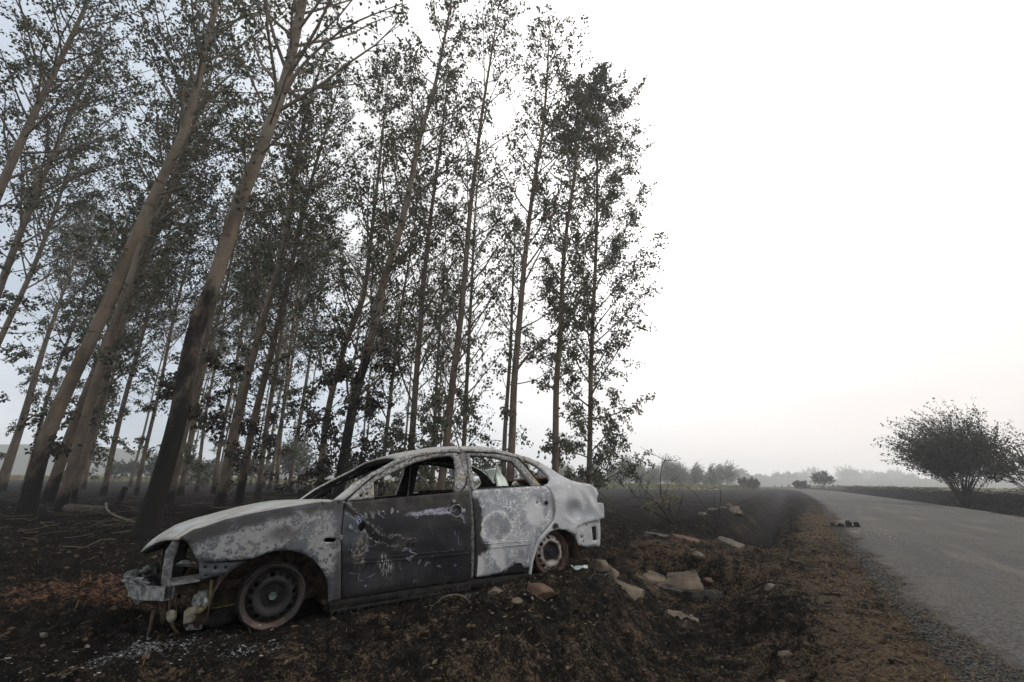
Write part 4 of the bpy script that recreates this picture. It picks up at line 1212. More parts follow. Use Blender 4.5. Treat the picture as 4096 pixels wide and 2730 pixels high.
# ---- melted rear window hanging into the cabin, seat springs
def mat_glass_sheet():
    t = NT('melted_tinted_glass'); x, y, z = t.xyz()
    n = t.noise(6, 4)
    ln = t.step(t.math('ABSOLUTE', t.sub(t.math('FRACT', t.mul(t.add(z, t.mul(x, .4)), 28)), .5)), .06, .02)
    col = t.mix(n, (.40, .47, .42), (.62, .67, .58))
    col = t.mix(t.mul(ln, .6), col, (.18, .19, .16))
    return t.finish(col, .25, t.bump(n, .2, .01), spec=.5)
M_GLASS = mat_glass_sheet()
def glass_sheet(pts, y0, cur, seed):
    o = panel('melted_rear_window', sp2(pts + [pts[0]], 40)[:-1], M_GLASS, yfun=lambda x, z: y0 + cur * (x - pts[0][0]) ** 2 * 8 + .03 * np.sin(z * 18 + x * 6), thick=.006, step=.03, inner=M_GLASS)
    return o
glass_sheet([(2.435, 1.115), (2.489, 1.053), (2.534, .996), (2.587, .961), (2.639, .898), (2.642, .825), (2.411, .825), (2.421, .961)], .9, .25, 1)
glass_sheet([(2.474, 1.075), (2.669, 1.094), (2.65, 1.005), (2.611, .936)], 1.28, .1, 2)
glass_sheet([(2.719, .898), (2.778, .924), (2.834, .899), (2.952, .894), (2.994, .864), (2.947, .830), (2.715, .830)], 1.0, .1, 3)
mb = MB()
for xx in (2.598, 2.722, 2.80):
    a = np.linspace(0, math.pi, 14)
    mb.tube(np.stack([xx + .034 * np.cos(a), .8 + 0 * a, .815 + .075 * np.sin(a)], -1), .006, 6)
mb.build('seat_spring', M_SOOT, CAR)
mb = MB(); mb.tube(spline([(1.60, .10, .98), (1.56, .06, .90), (1.50, .05, .845)], 8), .006, 6); mb.build('belt_strap', M_SOOT, CAR)
# ------------------------------------------------------------------ poplar plantation
def leaf_material(name, a, b, c, trans=.35):
    t = NT(name)
    r = t.attr('tone')
    col = t.mix(t.step(r, .0, .75), a, b)
    col = t.mix(t.step(r, .84, .97), col, c)
    return t.finish(col, .7, None, spec=.25, trans=(col, trans))
M_LEAF = leaf_material('poplar_leaf', (.042, .050, .034), (.110, .118, .080), (.17, .14, .06))
M_LEAF_SCORCHED = leaf_material('scorched_leaf', (.012, .012, .010), (.030, .028, .022), (.06, .042, .022), .1)

def bark_material():
    t = NT('poplar_bark'); x, y, z = t.xyz()
    n = t.noise(3, 5, .6, t.map(scale=(1, 1, .35))); f = t.noise(26, 5, .7, t.map(scale=(1, 1, .5)))
    col = t.mix(t.step(n, .3, .7), (.085, .066, .050), (.165, .132, .100))
    col = t.mix(t.step(z, 4, 11), col, t.mix(t.step(n, .3, .7), (.135, .109, .084), (.215, .18, .14)))
    col = t.mix(t.step(f, .55, .75), col, (.065, .054, .043))
    # dark lenticel bands across the trunk
    zz = t.noise(1.0, 5, .75, t.map(scale=(.35, .35, 6)))
    col = t.mix(t.mul(t.step(zz, .57, .64), .85), col, (.028, .024, .020))
    col = t.mix(t.mul(t.step(t.noise(2.2, 4, .6, t.map(loc=(5, 1, 2))), .60, .70), .7), col, (.21, .14, .05))
    ch = t.add(t.attr('char'), t.mul(t.sub(t.noise(1.3, 6, .7, t.map(scale=(1, 1, .45))), .5), 1.8))
    col = t.mix(t.step(ch, .35, .7), col, (.013, .012, .011))
    return t.finish(col, .9, t.bump(t.add(f, zz), .5, .02), spec=.15)
M_BARK = bark_material()
M_TWIG = simple('dark_twig', (.030, .026, .022), (.075, .066, .055), 12, .9)

def trunk_axis(poly, y0, Ht):
    P = np.array([(a, y0, b) for a, b in poly], float)
    top = P[-1]
    if len(P) > 3: dirv = (P[-1] - P[-3]) / (P[-1][2] - P[-3][2])
    else: dirv = (P[-1] - P[0]) / (P[-1][2] - P[0][2])
    dirv = np.array([np.clip(dirv[0], -.03, .06) + .012, 0, 1])
    zt = P[0][2] + Ht
    if zt > top[2] + 1.0:
        for q in np.linspace(0, 1, 4)[1:]:
            P = np.vstack([P, top + dirv * (zt - top[2]) * q])
    else:
        P = P[P[:, 2] < zt]
    return P

def leaves(tips, dirs, size, R, dr=.5):
    """kite leaves hanging from given points"""
    n = len(tips)
    down = np.array([0, 0, -1.0]); L = size * R.uniform(.7, 1.25, n)
    ax = down * R.uniform(.35, 1.0, n)[:, None] + R.normal(0, dr, (n, 3)) + dirs * .35
    ax /= np.linalg.norm(ax, axis=1)[:, None]
    sd = np.cross(ax, R.normal(0, 1, (n, 3))); sd /= np.linalg.norm(sd, axis=1)[:, None] + 1e-9
    nr = np.cross(ax, sd)
    w = L * R.uniform(.28, .44, n)
    st = tips + ax * (L * .12)[:, None]
    a = st; b = st + ax * (L * .38)[:, None] + sd * w[:, None] + nr * (L * .12)[:, None]
    c = st + ax * L[:, None]; d = st + ax * (L * .38)[:, None] - sd * w[:, None] + nr * (L * .12)[:, None]
    V = np.stack([a, b, c, d], 1).reshape(-1, 3)
    i = np.arange(n)[:, None] * 4
    F = np.concatenate([i + np.array([[0, 1, 2]]), i + np.array([[0, 2, 3]])])
    return V, F

def poplar(poly, y0, dbh, Ht, cs, dens_, seed, char, label, leafsize=.135, group='poplar plantation behind the car', limbs=(), rmax=2.6, low=None, kleaf=1.0, scorched=.0, envmin=0.0, nbk=1.0):
    R = np.random.default_rng(seed)
    ax = trunk_axis(poly, y0, Ht)
    base = ax[0].copy()
    z0 = gh(base[0], base[1]); ax[0, 2] = z0 - .08
    root = empty('poplar_tree', (base[0], base[1], z0))
    tag(root, label, 'tree', group)
    off = np.array([base[0], base[1], z0])
    A = spline(ax - off, 46)
    A[:, 0] += .05 * np.sin(A[:, 2] * .5 + seed) * np.clip(A[:, 2] / 6, 0, 1)
    A[:, 1] += .07 * np.sin(A[:, 2] * .37 + seed * 2) * np.clip(A[:, 2] / 6, 0, 1)
    h = np.clip((A[:, 2]) / Ht, 0, 1)
    rad = dbh / 2 * ((1 - h) ** .62 * .97 + .03) + dbh * .24 * np.exp(-np.clip(A[:, 2], 0, None) / .35)
    kk = 14 if dbh * 900 / y0 > 18 else 9
    tb = MB(); tb.tube(A, rad, kk, cap=False)
    tb.A[-1] = np.repeat(1.0 - np.clip(A[:, 2] / max(char, .01), 0, 2) * .55, kk)
    tips = []; dirs = []
    def at_h(f):
        k = f * (len(A) - 1); i = min(int(k), len(A) - 2); return A[i] + (A[i + 1] - A[i]) * (k - i), rad[i]
    def grow(P, r0, nsub, L, dn):
        m = len(P)
        tb.tube(P, np.linspace(r0, r0 * .22, m), 5 if r0 > .02 else 4, cap=False)
        tb.A[-1] = np.zeros(m * (5 if r0 > .02 else 4)) + .12
        for q in range(nsub):
            u = R.uniform(.25, 1.0); k = u * (m - 1); i = min(int(k), m - 2)
            s = P[i] + (P[i + 1] - P[i]) * (k - i); T = P[i + 1] - P[i]; T = T / np.linalg.norm(T)
            dv = T * .8 + R.normal(0, .55, 3); dv[2] += .15; dv /= np.linalg.norm(dv)
            ll = L * R.uniform(.18, .42) * (1.15 - .5 * u)
            tt = np.linspace(0, 1, 4)[:, None]
            Q = s + dv * ll * tt + np.array([0, 0, -.25]) * ll * tt ** 2
            tb.tube(Q, np.linspace(r0 * .30, .004, 4), 3, cap=False); tb.A[-1] = np.zeros(12) + .15
            nl = max(3, int(dn * R.uniform(.5, 1.5) * (6 + ll * 13)))
            uu = R.uniform(.2, 1.02, nl) ** .7
            c = s + dv * ll * uu[:, None] + np.array([0, 0, -.25]) * ll * uu[:, None] ** 2
            tips.append(c + R.normal(0, .05 + .05 * ll, (nl, 3))); dirs.append(np.repeat(dv[None], nl, 0))
    nb = int((40 + Ht * 1.0) * nbk)
    for b in range(nb):
        f = cs + (1 - cs) * ((b + R.uniform(0, 1)) / nb) ** .9
        f = min(f, .985)
        s, rt = at_h(f)
        env = math.sin(math.pi * min(1, max(.12, (f - cs) / (1 - cs) * .82 + .16))) ** .8
        env = max(env, envmin * float(1 - sstep(.50, .85, f))) * (float(1 - .6 * sstep(.55, .95, f)) if envmin else 1.0)
        L = rmax * env * R.uniform(.65, 1.2) * 1.25
        if f < cs + .12: L *= (.62 if envmin else .7)
        az = b * 2.399 + R.uniform(-.4, .4)
        up = R.uniform(.75, 1.35) if f > cs + .12 else R.uniform(.1, .7)
        dv = np.array([math.cos(az), math.sin(az), up]); dv /= np.linalg.norm(dv)
        tt = np.linspace(0, 1, 6)[:, None]
        P = s + dv * L * tt + np.array([.10, 0, .22]) * L * tt ** 2 + np.cumsum(R.normal(0, .03 * L, (6, 3)), 0) * tt
        grow(P, max(.008, min(rt * .42, .012 + .011 * L)), int(5 + L * 2.6 * dens_), L, dens_ * kleaf)
    for lp, r0 in limbs:
        P = spline(np.array(lp) - off, 12); grow(P, r0, int(14 * dens_) + 6, np.linalg.norm(P[-1] - P[0]) * .6, dens_ * kleaf)
    if low:
        for b in range(low[1]):
            f = R.uniform(.08, low[0]); s, rt = at_h(f); az = R.uniform(0, 6.28)
            dv = np.array([math.cos(az), math.sin(az), R.uniform(-.35, .35)]); L = R.uniform(.8, 1.9)
            tt = np.linspace(0, 1, 5)[:, None]
            P = s + dv * L * tt + np.array([0, 0, -.35]) * L * tt ** 2
            grow(P, .011, int(7 + 5 * dens_), L, 1.1)
    tr = tb.build('trunk', M_BARK, root, attr='char')
    tips = np.concatenate(tips); dirs = np.concatenate(dirs)
    V, F = leaves(tips, dirs, leafsize, R)
    tone = np.repeat(np.clip(R.uniform(0, 1, len(tips)), 0, 1), 4)
    mids = None; mats = M_LEAF
    if scorched:
        lowm = (tips[:, 2] < scorched * R.uniform(.7, 1.2, len(tips)))
        mats = [M_LEAF, M_LEAF_SCORCHED]; mids = np.concatenate([lowm, lowm]).astype(int)
    fast('crown', V, [F], mats, root, smooth=False, attrs=dict(tone=tone), mids=mids)
    return len(tips)

T = [
('A',12.2,0.34,25,0.36,.75,[(-12.09,-0.13),(-12.15,2.26),(-11.76,5.23),(-11.46,7.63),(-11.04,9.94),(-10.71,11.91),(-10.73,14.07),(-10.84,16.79)]),
('A2',18.0,0.36,23,0.2,1,[(-17.2,-0.14),(-17.08,2.87),(-16.68,6.06),(-16.31,8.47),(-16.03,10.8)]),
('B',9.4,0.345,27,0.40,.55,[(-6.95,-0.12),(-6.82,2.01),(-6.83,3.85),(-6.58,5.47),(-6.43,7.31),(-6.23,9.11),(-6.09,11.2),(-6.07,13.82)]),
('C',17.3,0.33,23,0.2,0.9,[(-10.37,-0.13),(-10.31,3.16),(-10.04,7.09),(-9.83,10.5),(-9.78,13.9),(-9.73,16.89),(-9.37,21.88)]),
('C2',18.6,0.30,22,0.15,0.9,[(-10.43,-0.1),(-10.4,2.93),(-10.19,6.28),(-9.99,9.72)]),
('t6',29.5,0.32,22,0.2,1,[(-24.89,-0.16),(-25.11,5.73),(-25.09,10.47)]),
('t7',29.5,0.24,21,0.2,0.8,[(-22.89,-0.16),(-23.08,5.76),(-23.19,10.19)]),
('t8',20.6,0.28,21,0.2,0.8,[(-14.46,-0.14),(-14.53,2.81),(-14.45,6.8),(-14.31,10.38)]),
('t8b',29.7,0.33,22,0.2,0.8,[(-20.34,-0.16),(-20.46,5.83),(-20.39,11.08)]),
('t9',36.0,0.26,21,0.2,0.8,[(-23.46,-0.17),(-24.03,6.65)]),
('t10',30.0,0.26,21,0.2,0.8,[(-18.5,-0.15),(-18.66,3.22),(-18.72,11.37)]),
('t11',25.0,0.28,21,0.12,0.9,[(-13.07,-0.05),(-13.22,3.6),(-13.34,11.31)]),
('t12',30.6,0.26,20,0.15,0.8,[(-14.85,-0.04),(-15.34,5.58),(-15.59,12.96)]),
('l1',34.0,0.36,23,0.2,1,[(-35.87,-0.17),(-36.07,5.31),(-36.16,13.26)]),
('l2',36.0,0.30,23,0.2,1,[(-36.43,-0.17),(-36.7,6.68),(-36.6,13.23)]),
('l3',23.9,0.27,22,0.2,1,[(-22.2,-0.15),(-21.94,2.68),(-21.77,6.92)]),
('l4',36.5,0.33,22,0.2,1,[(-33.16,-0.17),(-33.2,4.03),(-33.19,11.16)]),
('e1',13.0,.34,22,.2,.8,[(-17.2,-.13),(-17.1,6),(-16.9,12)]),
('e2',15.5,.30,22,.2,.75,[(-14.3,-.13),(-14.3,6),(-14.0,12)]),
('e3',17.5,.33,23,.2,.8,[(-21.5,-.14),(-21.4,6),(-21.2,12)]),
('e4',20.5,.30,22,.2,.75,[(-18.6,-.14),(-18.5,6),(-18.2,12)]),
('e5',22.5,.32,22,.2,1.1,[(-26.5,-.14),(-26.4,6),(-26.1,12)]),
('l5',40.0,0.32,22,0.2,1,[(-35.53,-0.17),(-35.73,3.59),(-35.75,11.32)]),
]
T += [
('D',14.5,0.31,22.5,0.08,1,[(-5.21,-0.0),(-5.17,0.76),(-5.09,2.32),(-4.97,3.7),(-4.72,5.31),(-4.49,7.69),(-4.14,9.4),(-3.84,11.6),(-3.57,13.98),(-3.23,16.12)]),
('D2',18.0,0.26,21,0.1,1,[(-7.12,-0.01),(-7.14,0.61),(-7.22,3.3),(-6.92,6.15),(-6.4,8.28),(-6.31,10.97),(-6.32,14.13),(-6.41,17.59)]),
('E',18.5,0.28,22,0.15,0.8,[(-3.96,-0.03),(-3.95,0.89),(-3.94,2.21),(-4.0,5.39),(-3.95,7.91),(-3.86,11.29),(-3.76,14.54)]),
('t16',25.0,0.24,20,0.15,0.8,[(-6.72,-0.07),(-6.73,0.61),(-6.76,3.3),(-6.63,6.92),(-6.48,10.86)]),
('t17',27.0,0.22,19,0.15,0.7,[(-4.46,-0.13),(-4.46,0.5),(-4.44,6.09),(-4.54,9.94)]),
('F',16.0,0.27,23,0.15,0.7,[(-2.38,-0.02),(-2.33,0.57),(-2.21,1.99),(-2.09,4.03),(-1.91,6.83),(-1.83,11.1),(-1.53,14.69),(-1.18,18.47)]),
('G',23.0,0.25,20,0.1,0.7,[(-2.36,-0.11),(-2.34,0.69),(-2.28,3.17),(-2.32,8.64),(-2.25,11.68)]),
('H1',20.0,0.22,13.5,0.3,0.35,[(-0.27,-0.1),(-0.26,0.93),(-0.24,2.91),(-0.15,5.61),(-0.04,8.97),(0.06,11.24)]),
('H2',16.5,0.28,22.5,0.3,0.8,[(-0.02,-0.06),(0.0,0.81),(0.05,2.58),(0.09,4.97),(0.42,8.69),(0.86,12.93),(1.19,15.86)]),
('I',17.5,0.27,19.5,0.3,1.0,[(1.65,-0.1),(1.66,0.97),(1.69,3.02),(1.75,4.71),(2.0,7.06),(2.26,10.83),(2.69,14.37)]),
('J',20.5,0.24,24.3,0.1,1.6,[(3.3,-0.14),(3.37,0.84),(3.63,4.96),(3.94,9.23),(4.24,14.04),(4.55,18.65)]),
]
LIMBS = {
'B': [([(-6.22, 9.40, 6.97), (-5.48, 9.60, 7.23), (-4.76, 9.80, 7.50), (-4.17, 10.00, 7.92)], 0.03), ([(-5.97, 9.40, 10.53), (-5.53, 9.27, 11.40), (-4.48, 9.13, 12.51), (-3.06, 9.00, 13.20)], 0.05), ([(-6.66, 9.40, 5.60), (-6.57, 9.13, 6.68), (-6.17, 8.87, 8.01), (-6.18, 8.60, 9.13)], 0.022)],
'H2': [([(0.14, 16.50, 4.89), (0.63, 16.35, 5.53), (1.19, 16.20, 5.95), (1.80, 16.05, 6.64), (2.52, 15.90, 8.45)], 0.055), ([(0.45, 16.50, 9.07), (1.17, 16.67, 10.34), (1.74, 16.83, 12.10), (2.08, 17.00, 14.44)], 0.045), ([(0.22, 16.50, 6.16), (-0.47, 16.65, 7.63), (-1.03, 16.80, 8.81)], 0.03)],
'I': [([(1.89, 17.50, 6.13), (2.69, 17.35, 7.20), (3.58, 17.20, 8.10)], 0.03)],
'F': [([(-1.87, 16.00, 8.24), (-1.20, 16.13, 10.01), (-0.37, 16.27, 11.70), (0.06, 16.40, 13.49)], 0.04)],
'D': [([(-4.44, 14.50, 7.69), (-3.99, 14.30, 8.26), (-3.32, 14.10, 8.84)], 0.05)],
}
GEN = 'tall poplar with a bare pale trunk among many others at the back of the plantation'
LAB = {
'A': 'thick leaning poplar in the front row at the far left, its foot blackened',
'A2': 'pale leaning poplar close behind the thick front-row trunk at the far left',
'B': 'thickest poplar with charred black lower trunk, standing just behind the bonnet',
'C': 'poplar with pale trunk rising from behind the middle of the bonnet',
'C2': 'slimmer poplar directly to the right of the pale trunk behind the bonnet',
'e1': 'poplar trunk cut by the left frame edge, leafy crown above',
'e2': 'poplar standing between the two thick front-row trunks, set further back',
't8': 'slender poplar just right of the charred thick trunk, behind it',
't11': 'poplar with light trunk left of the windscreen, behind the fallen log line',
'D': 'dark-trunked poplar seen through the windscreen, leaves hanging low',
'D2': 'slim poplar left of the dark trunk behind the windscreen',
'E': 'poplar rising above the front edge of the car roof',
't16': 'thin poplar between the dark windscreen trunk and the front of the roof',
't17': 'thinnest poplar, seen through the front door window opening',
'F': 'poplar with straight trunk rising behind the middle of the car roof',
'G': 'thin poplar right of the trunk behind the middle of the roof',
'H1': 'bare-looking thin poplar close left of the forked poplar',
'H2': 'forked poplar rising behind the rear door with long side limbs',
'I': 'poplar behind the rear quarter glass with clear lower trunk',
'J': 'last poplar at the right end of the row, densely leaved to the ground',
}
EXTRA = {
'A': dict(char=2.2, scorched=4.5), 'A2': dict(char=1.2, scorched=4), 'B': dict(char=5.0, scorched=6.5, low=(.24, 4)), 'C': dict(char=1.0, low=(.25, 5), scorched=5), 'C2': dict(char=1.6, low=(.3, 8), scorched=5),
'D': dict(char=5.5, low=(.34, 22), scorched=5.5), 'D2': dict(char=1.5, low=(.35, 16), scorched=4.5), 't11': dict(char=1.0, low=(.3, 8), scorched=4),
'F': dict(char=.6, low=(.35, 14), rmax=2.3), 'E': dict(char=.6, low=(.3, 12)), 'G': dict(char=.4, low=(.35, 10)), 't16': dict(char=.5, low=(.35, 12)),
'H1': dict(char=.3, rmax=1.5), 'H2': dict(char=.3, rmax=2.5), 'I': dict(char=.3, envmin=.6, nbk=1.15, rmax=2.5, low=(.25, 4)), 'J': dict(char=.3, envmin=1.0, nbk=1.3, rmax=3.2, low=(.35, 18)),
}
tot = 0
for i, (n, f, d, Ht, cs, de, pts) in enumerate(T):
    ex = dict(char=.8, low=(.3, 5)); ex.update(EXTRA.get(n, {}))
    if n in LIMBS: ex['limbs'] = LIMBS[n]
    near = f < 21
    tot += poplar(pts, f, d, Ht, cs, de, 100 + i, label=LAB.get(n, GEN), leafsize=.122 if near else .145, kleaf=1.1 if near else .7, **ex)
# further rows of the plantation on a planting grid
back = []
for gi in range(-9, 3):
    for gj in range(0, 7):
        x = -6 + gi * 5.2 + gj * 1.2; y = 26 + gj * 5.6 + abs(gi) * .8
        back.append((x + random.uniform(-.6, .6), y + random.uniform(-.6, .6)))
sel = [p for p in back if p[0] / p[1] < -.14 - .0 * p[1] and p[0] / p[1] > -1.25 and not any(abs(p[0] - q[6][0][0]) < 1.6 and abs(p[1] - q[1]) < 2 for q in T)]
random.shuffle(sel)
for i, (x, y) in enumerate(sel[:25]):
    lean = random.uniform(-.01, .03)
    poplar([(x, -.15), (x + lean * 8, 8), (x + lean * 15, 15)], y, random.uniform(.22, .32), random.uniform(19, 23), .2, .8, 400 + i, .8, GEN, leafsize=.15, kleaf=.42, low=(.3, 5))
print('leaves', tot)
# ------------------------------------------------------------------ shrubs, far trees, hedge
M_BUSHLEAF = leaf_material('dark_shrub_leaf', (.018, .022, .014), (.050, .056, .035), (.075, .065, .03), .15)
M_YOUNGLEAF = leaf_material('haze_paled_leaf', (.15, .165, .13), (.26, .275, .225), (.24, .23, .16), .2)  # young tree leaves: colour paled to stand in for distance haze
M_FARLEAF = leaf_material('far_foliage', (.030, .040, .030), (.060, .072, .050), (.08, .08, .05), .1)
M_BURNT = simple('charred_wood', (.008, .0075, .007), (.035, .031, .028), 18, .9, .5)
M_PALEWOOD = simple('pale_dead_wood', (.08, .066, .050), (.165, .138, .106), 14, .85, .5)

def bush(name, loc, label, cat, rx, ry, rz, zc, nshoot, nleaf, lsize, mat, seed, wind=(-.55, 0, .45), stems=10, L=1.5, group=None, stem_r=.05, cx=0.0, mat_wood=None, zmin=.25):
    R = np.random.default_rng(seed)
    z0 = gh(loc[0], loc[1]); root = empty(name, (loc[0], loc[1], z0)); tag(root, label, cat, group)
    tb = MB(); tips = []; dirs = []
    c = np.array([cx, 0, zc])
    for k in range(stems):
        az = R.uniform(0, 6.28); e = c + np.array([math.cos(az) * rx * .62, math.sin(az) * ry * .62, R.uniform(-.2, .55) * rz])
        b = np.array([R.normal(0, .12), R.normal(0, .12), -.08])
        P = spline([b, b * .6 + e * .35 + np.array([0, 0, .25 * zc]) * .3, e], 8)
        tb.tube(P, np.linspace(stem_r * R.uniform(.6, 1.1), .010, 8), 6, cap=False)
    for k in range(nshoot):
        u = R.normal(0, 1, 3); u /= np.linalg.norm(u); q = R.uniform(.05, .80) ** .6
        s = c + u * np.array([rx, ry, rz]) * q * .86
        if s[2] < zmin * zc: s[2] = zmin * zc + R.uniform(0, .3) * min(1, zc)
        d = u * np.array([1, 1, .8]) * .55 + np.array(wind) * (1.0 - .5 * max(0, u[0])) + R.normal(0, .16, 3)
        d[2] = abs(d[2]) * .6 + .22; d /= np.linalg.norm(d)
        ll = L * R.uniform(.5, 1.15); tt = np.linspace(0, 1, 5)[:, None]
        P = s + d * ll * tt + np.array([wind[0] * .25, 0, -.05]) * ll * tt ** 2
        tb.tube(P, np.linspace(.012, .003, 5), 3, cap=False)
        n = max(4, int(nleaf * R.uniform(.6, 1.3))); w = R.uniform(.05, 1.0, n); i = np.minimum((w * 4).astype(int), 3); f = (w * 4 - i)[:, None]
        tips.append(P[i] * (1 - f) + P[i + 1] * f + R.normal(0, .022 * L, (n, 3))); dirs.append(np.repeat((d * 2.6)[None], n, 0))
    tb.build('trunk', mat_wood or M_BURNT, root)
    tips = np.concatenate(tips); dirs = np.concatenate(dirs)
    V, F = leaves(tips, dirs, lsize, R, .35)
    fast('crown', V, [F], mat, root, smooth=False, attrs=dict(tone=np.repeat(R.uniform(0, 1, len(tips)), 4)))
    return root

bush('roadside_bush', (28.9, 30.6), 'big dark windswept bush standing right of the road, many stems from one foot', 'bush', 2.3, 2.4, 2.0, 2.6, 820, 27, .125, M_BUSHLEAF, 1, wind=(-.45, 0, .85), stems=20, L=3.0, stem_r=.085, cx=.6, zmin=.22)
bush('roadside_bush', (29.9, 27.2), 'loose twiggy bush cut off by the right edge, beside the big dark bush', 'bush', 2.5, 2.2, 1.25, 1.7, 230, 13, .16, M_BUSHLEAF, 2, wind=(-.2, 0, .2), stems=16, L=1.3, stem_r=.035)

def small_tree(name, x, y, h, label, group, mat, seed, wide=.26, n=150, nl=13, lsize=.30, wind=(.45, 0, .8), cat='tree', stems=6, zmin=.12, zc=.46, Lk=.26):
    return bush(name, (x, y), label, cat, h * wide, h * wide, h * .42, h * zc, n, nl, lsize, mat, seed, wind=wind, stems=stems, L=h * Lk, group=group, stem_r=.02 + .004 * h, zmin=zmin)

MID = [(17.9, 86.0, 4.6), (21.3, 90.0, 7.2), (25.4, 94.0, 5.2), (25.7, 86.0, 4.4), (29.2, 90.0, 7.2), (33.3, 94.0, 4.1), (33.4, 86.0, 5.3), (37.9, 90.0, 5.4), (42.9, 94.0, 6.2), (40.3, 92.0, 5.6), (13.6, 86.0, 4.2), (10.5, 90.0, 4.8), (19.4, 91, 4.6), (23.4, 88, 4.2), (27.5, 95, 5.0), (31.0, 87, 4.0), (35.8, 93, 4.6), (16, 93, 5.2), (8, 88, 4.4), (5.4, 92, 4.6), (2, 87, 4.2)]
for k_ in range(34):
    yy_ = random.uniform(88, 118); MID.append((yy_ * random.uniform(-.05, .47), yy_, random.uniform(2.6, 6.2)))
for i, (x, y, h) in enumerate(MID):
    x, y, h = x * 1.4, y * 1.4, h * 1.4 - .5
    small_tree('young_tree', x, y, h, 'thin windblown young tree in the hazy line beyond the burnt field', 'windblown young trees beyond the burnt field', M_YOUNGLEAF, 200 + i, wide=random.uniform(.10, .20), wind=(.75, 0, 1.0), n=200, lsize=.28, Lk=.36, zmin=.05, zc=.40)
FORE = [(-33.9, 74.0, 9.3), (-37.4, 77.0, 6.1), (-34.4, 80.0, 5.9), (-33.1, 83.0, 4.5), (-41.3, 74.0, 4.8), (-40.9, 77.0, 5.7), (-50.4, 80.0, 4.3), (-56.1, 83.0, 5.3), (-55.4, 74.0, 4.8), (-54.8, 77.0, 3.8), (-63.5, 80.0, 4.3), (-68.9, 83.0, 4.1), (-26.1, 77.0, 4.2), (-23.5, 80.0, 4.7), (-19.1, 83.0, 4.5), (-14.3, 74.0, 4.8), (-9, 82, 4.2), (-4, 79, 4.6)]
for i, (x, y, h) in enumerate(FORE):
    if i == 0:
        small_tree('field_tree', x, y, h, 'tall round-topped hazy tree glimpsed between trunks, left of the windscreen', None, M_FARLEAF, 60, wide=.24, n=260, wind=(.1, 0, .6))
    else:
        small_tree('field_bush', x, y, h, 'low hazy bush at the field edge behind the plantation', 'hazy bushes behind the plantation', M_FARLEAF, 60 + i, wide=.34, n=110, wind=(.1, 0, .5), cat='bush')
FAR = [(111.9, 230.0, 7.8), (137.2, 260.0, 8.0), (152.4, 270.0, 7.7), (183.0, 300.0, 10.8), (197.7, 310.0, 14.2), (206.4, 290.0, 12.2), (201.6, 280.0, 10.4), (227.0, 300.0, 10.5), (211.7, 270.0, 9.8), (235.4, 290.0, 10.6), (268.3, 260.0, 11.0), (266.1, 250.0, 12.5), (104.7, 240.0, 6.2), (103.9, 260.0, 6.4), (126, 250, 6.5), (165, 280, 8.5), (250, 275, 9.5), (172, 260, 7), (222, 262, 7.6), (245, 300, 11)]
for i, (x, y, h) in enumerate(FAR):
    x, y, h = x * 1.9, y * 1.9, h * 1.9 * random.uniform(.8, 1.15)
    small_tree('far_tree', x, y, h, 'round tree in the faint bluish line on the horizon', 'faint round trees along the horizon', M_FARLEAF, 90 + i, wide=random.uniform(.35, .6), n=240, nl=14, lsize=1.15, wind=(0, 0, .3))
small_tree('roadside_shrub', 54.2, 110, 3.0, 'small bush left of the road end, nearer the road of a pair', None, M_FARLEAF, 130, wide=.5, n=110, wind=(.2, 0, .4), cat='bush')
small_tree('roadside_shrub', 51.0, 100, 2.7, 'small windblown bush left of the road end, first of a pair', None, M_FARLEAF, 131, wide=.45, n=110, wind=(.4, 0, .5), cat='bush')
small_tree('roadside_tree', 75.7, 115, 4.6, 'small round dark tree right of the road where it bends away', None, M_BUSHLEAF, 132, wide=.52, n=200, wind=(-.1, 0, .4))
small_tree('roadside_shrub', 66.0, 108, 2.2, 'low brownish bush directly left of the small round roadside tree', None, M_BUSHLEAF, 133, wide=.8, n=120, wind=(0, 0, .3), cat='bush')

# burnt hedge along the far verge: an uncountable tangle of charred canes
mb = MB(); Rn = np.random.default_rng(5)
for k in range(1500):
    s = 20 + 95 * Rn.uniform(0, 1) ** 1.25; d = float(road_left(s)) + ROADW + Rn.uniform(1.4, 4.2)
    x, y = .863 * d + .505 * s, -.505 * d + .863 * s; z = float(height(x, y))
    L = Rn.uniform(.7, 1.9); az = Rn.uniform(0, 6.28); dv = np.array([math.cos(az), math.sin(az), 0])
    tt = np.linspace(0, 1, 5)[:, None]
    P = np.array([x, y, z - .05]) + dv * L * tt + np.array([0, 0, 1.0]) * L * Rn.uniform(.35, 1.0) * (tt * 1.5 - tt ** 2 * 1.1)
    mb.tube(P, np.linspace(.016, .005, 5) * (1 + s / 70), 3, cap=False)
o = mb.build('burnt_undergrowth', M_BURNT); o['kind'] = 'stuff'

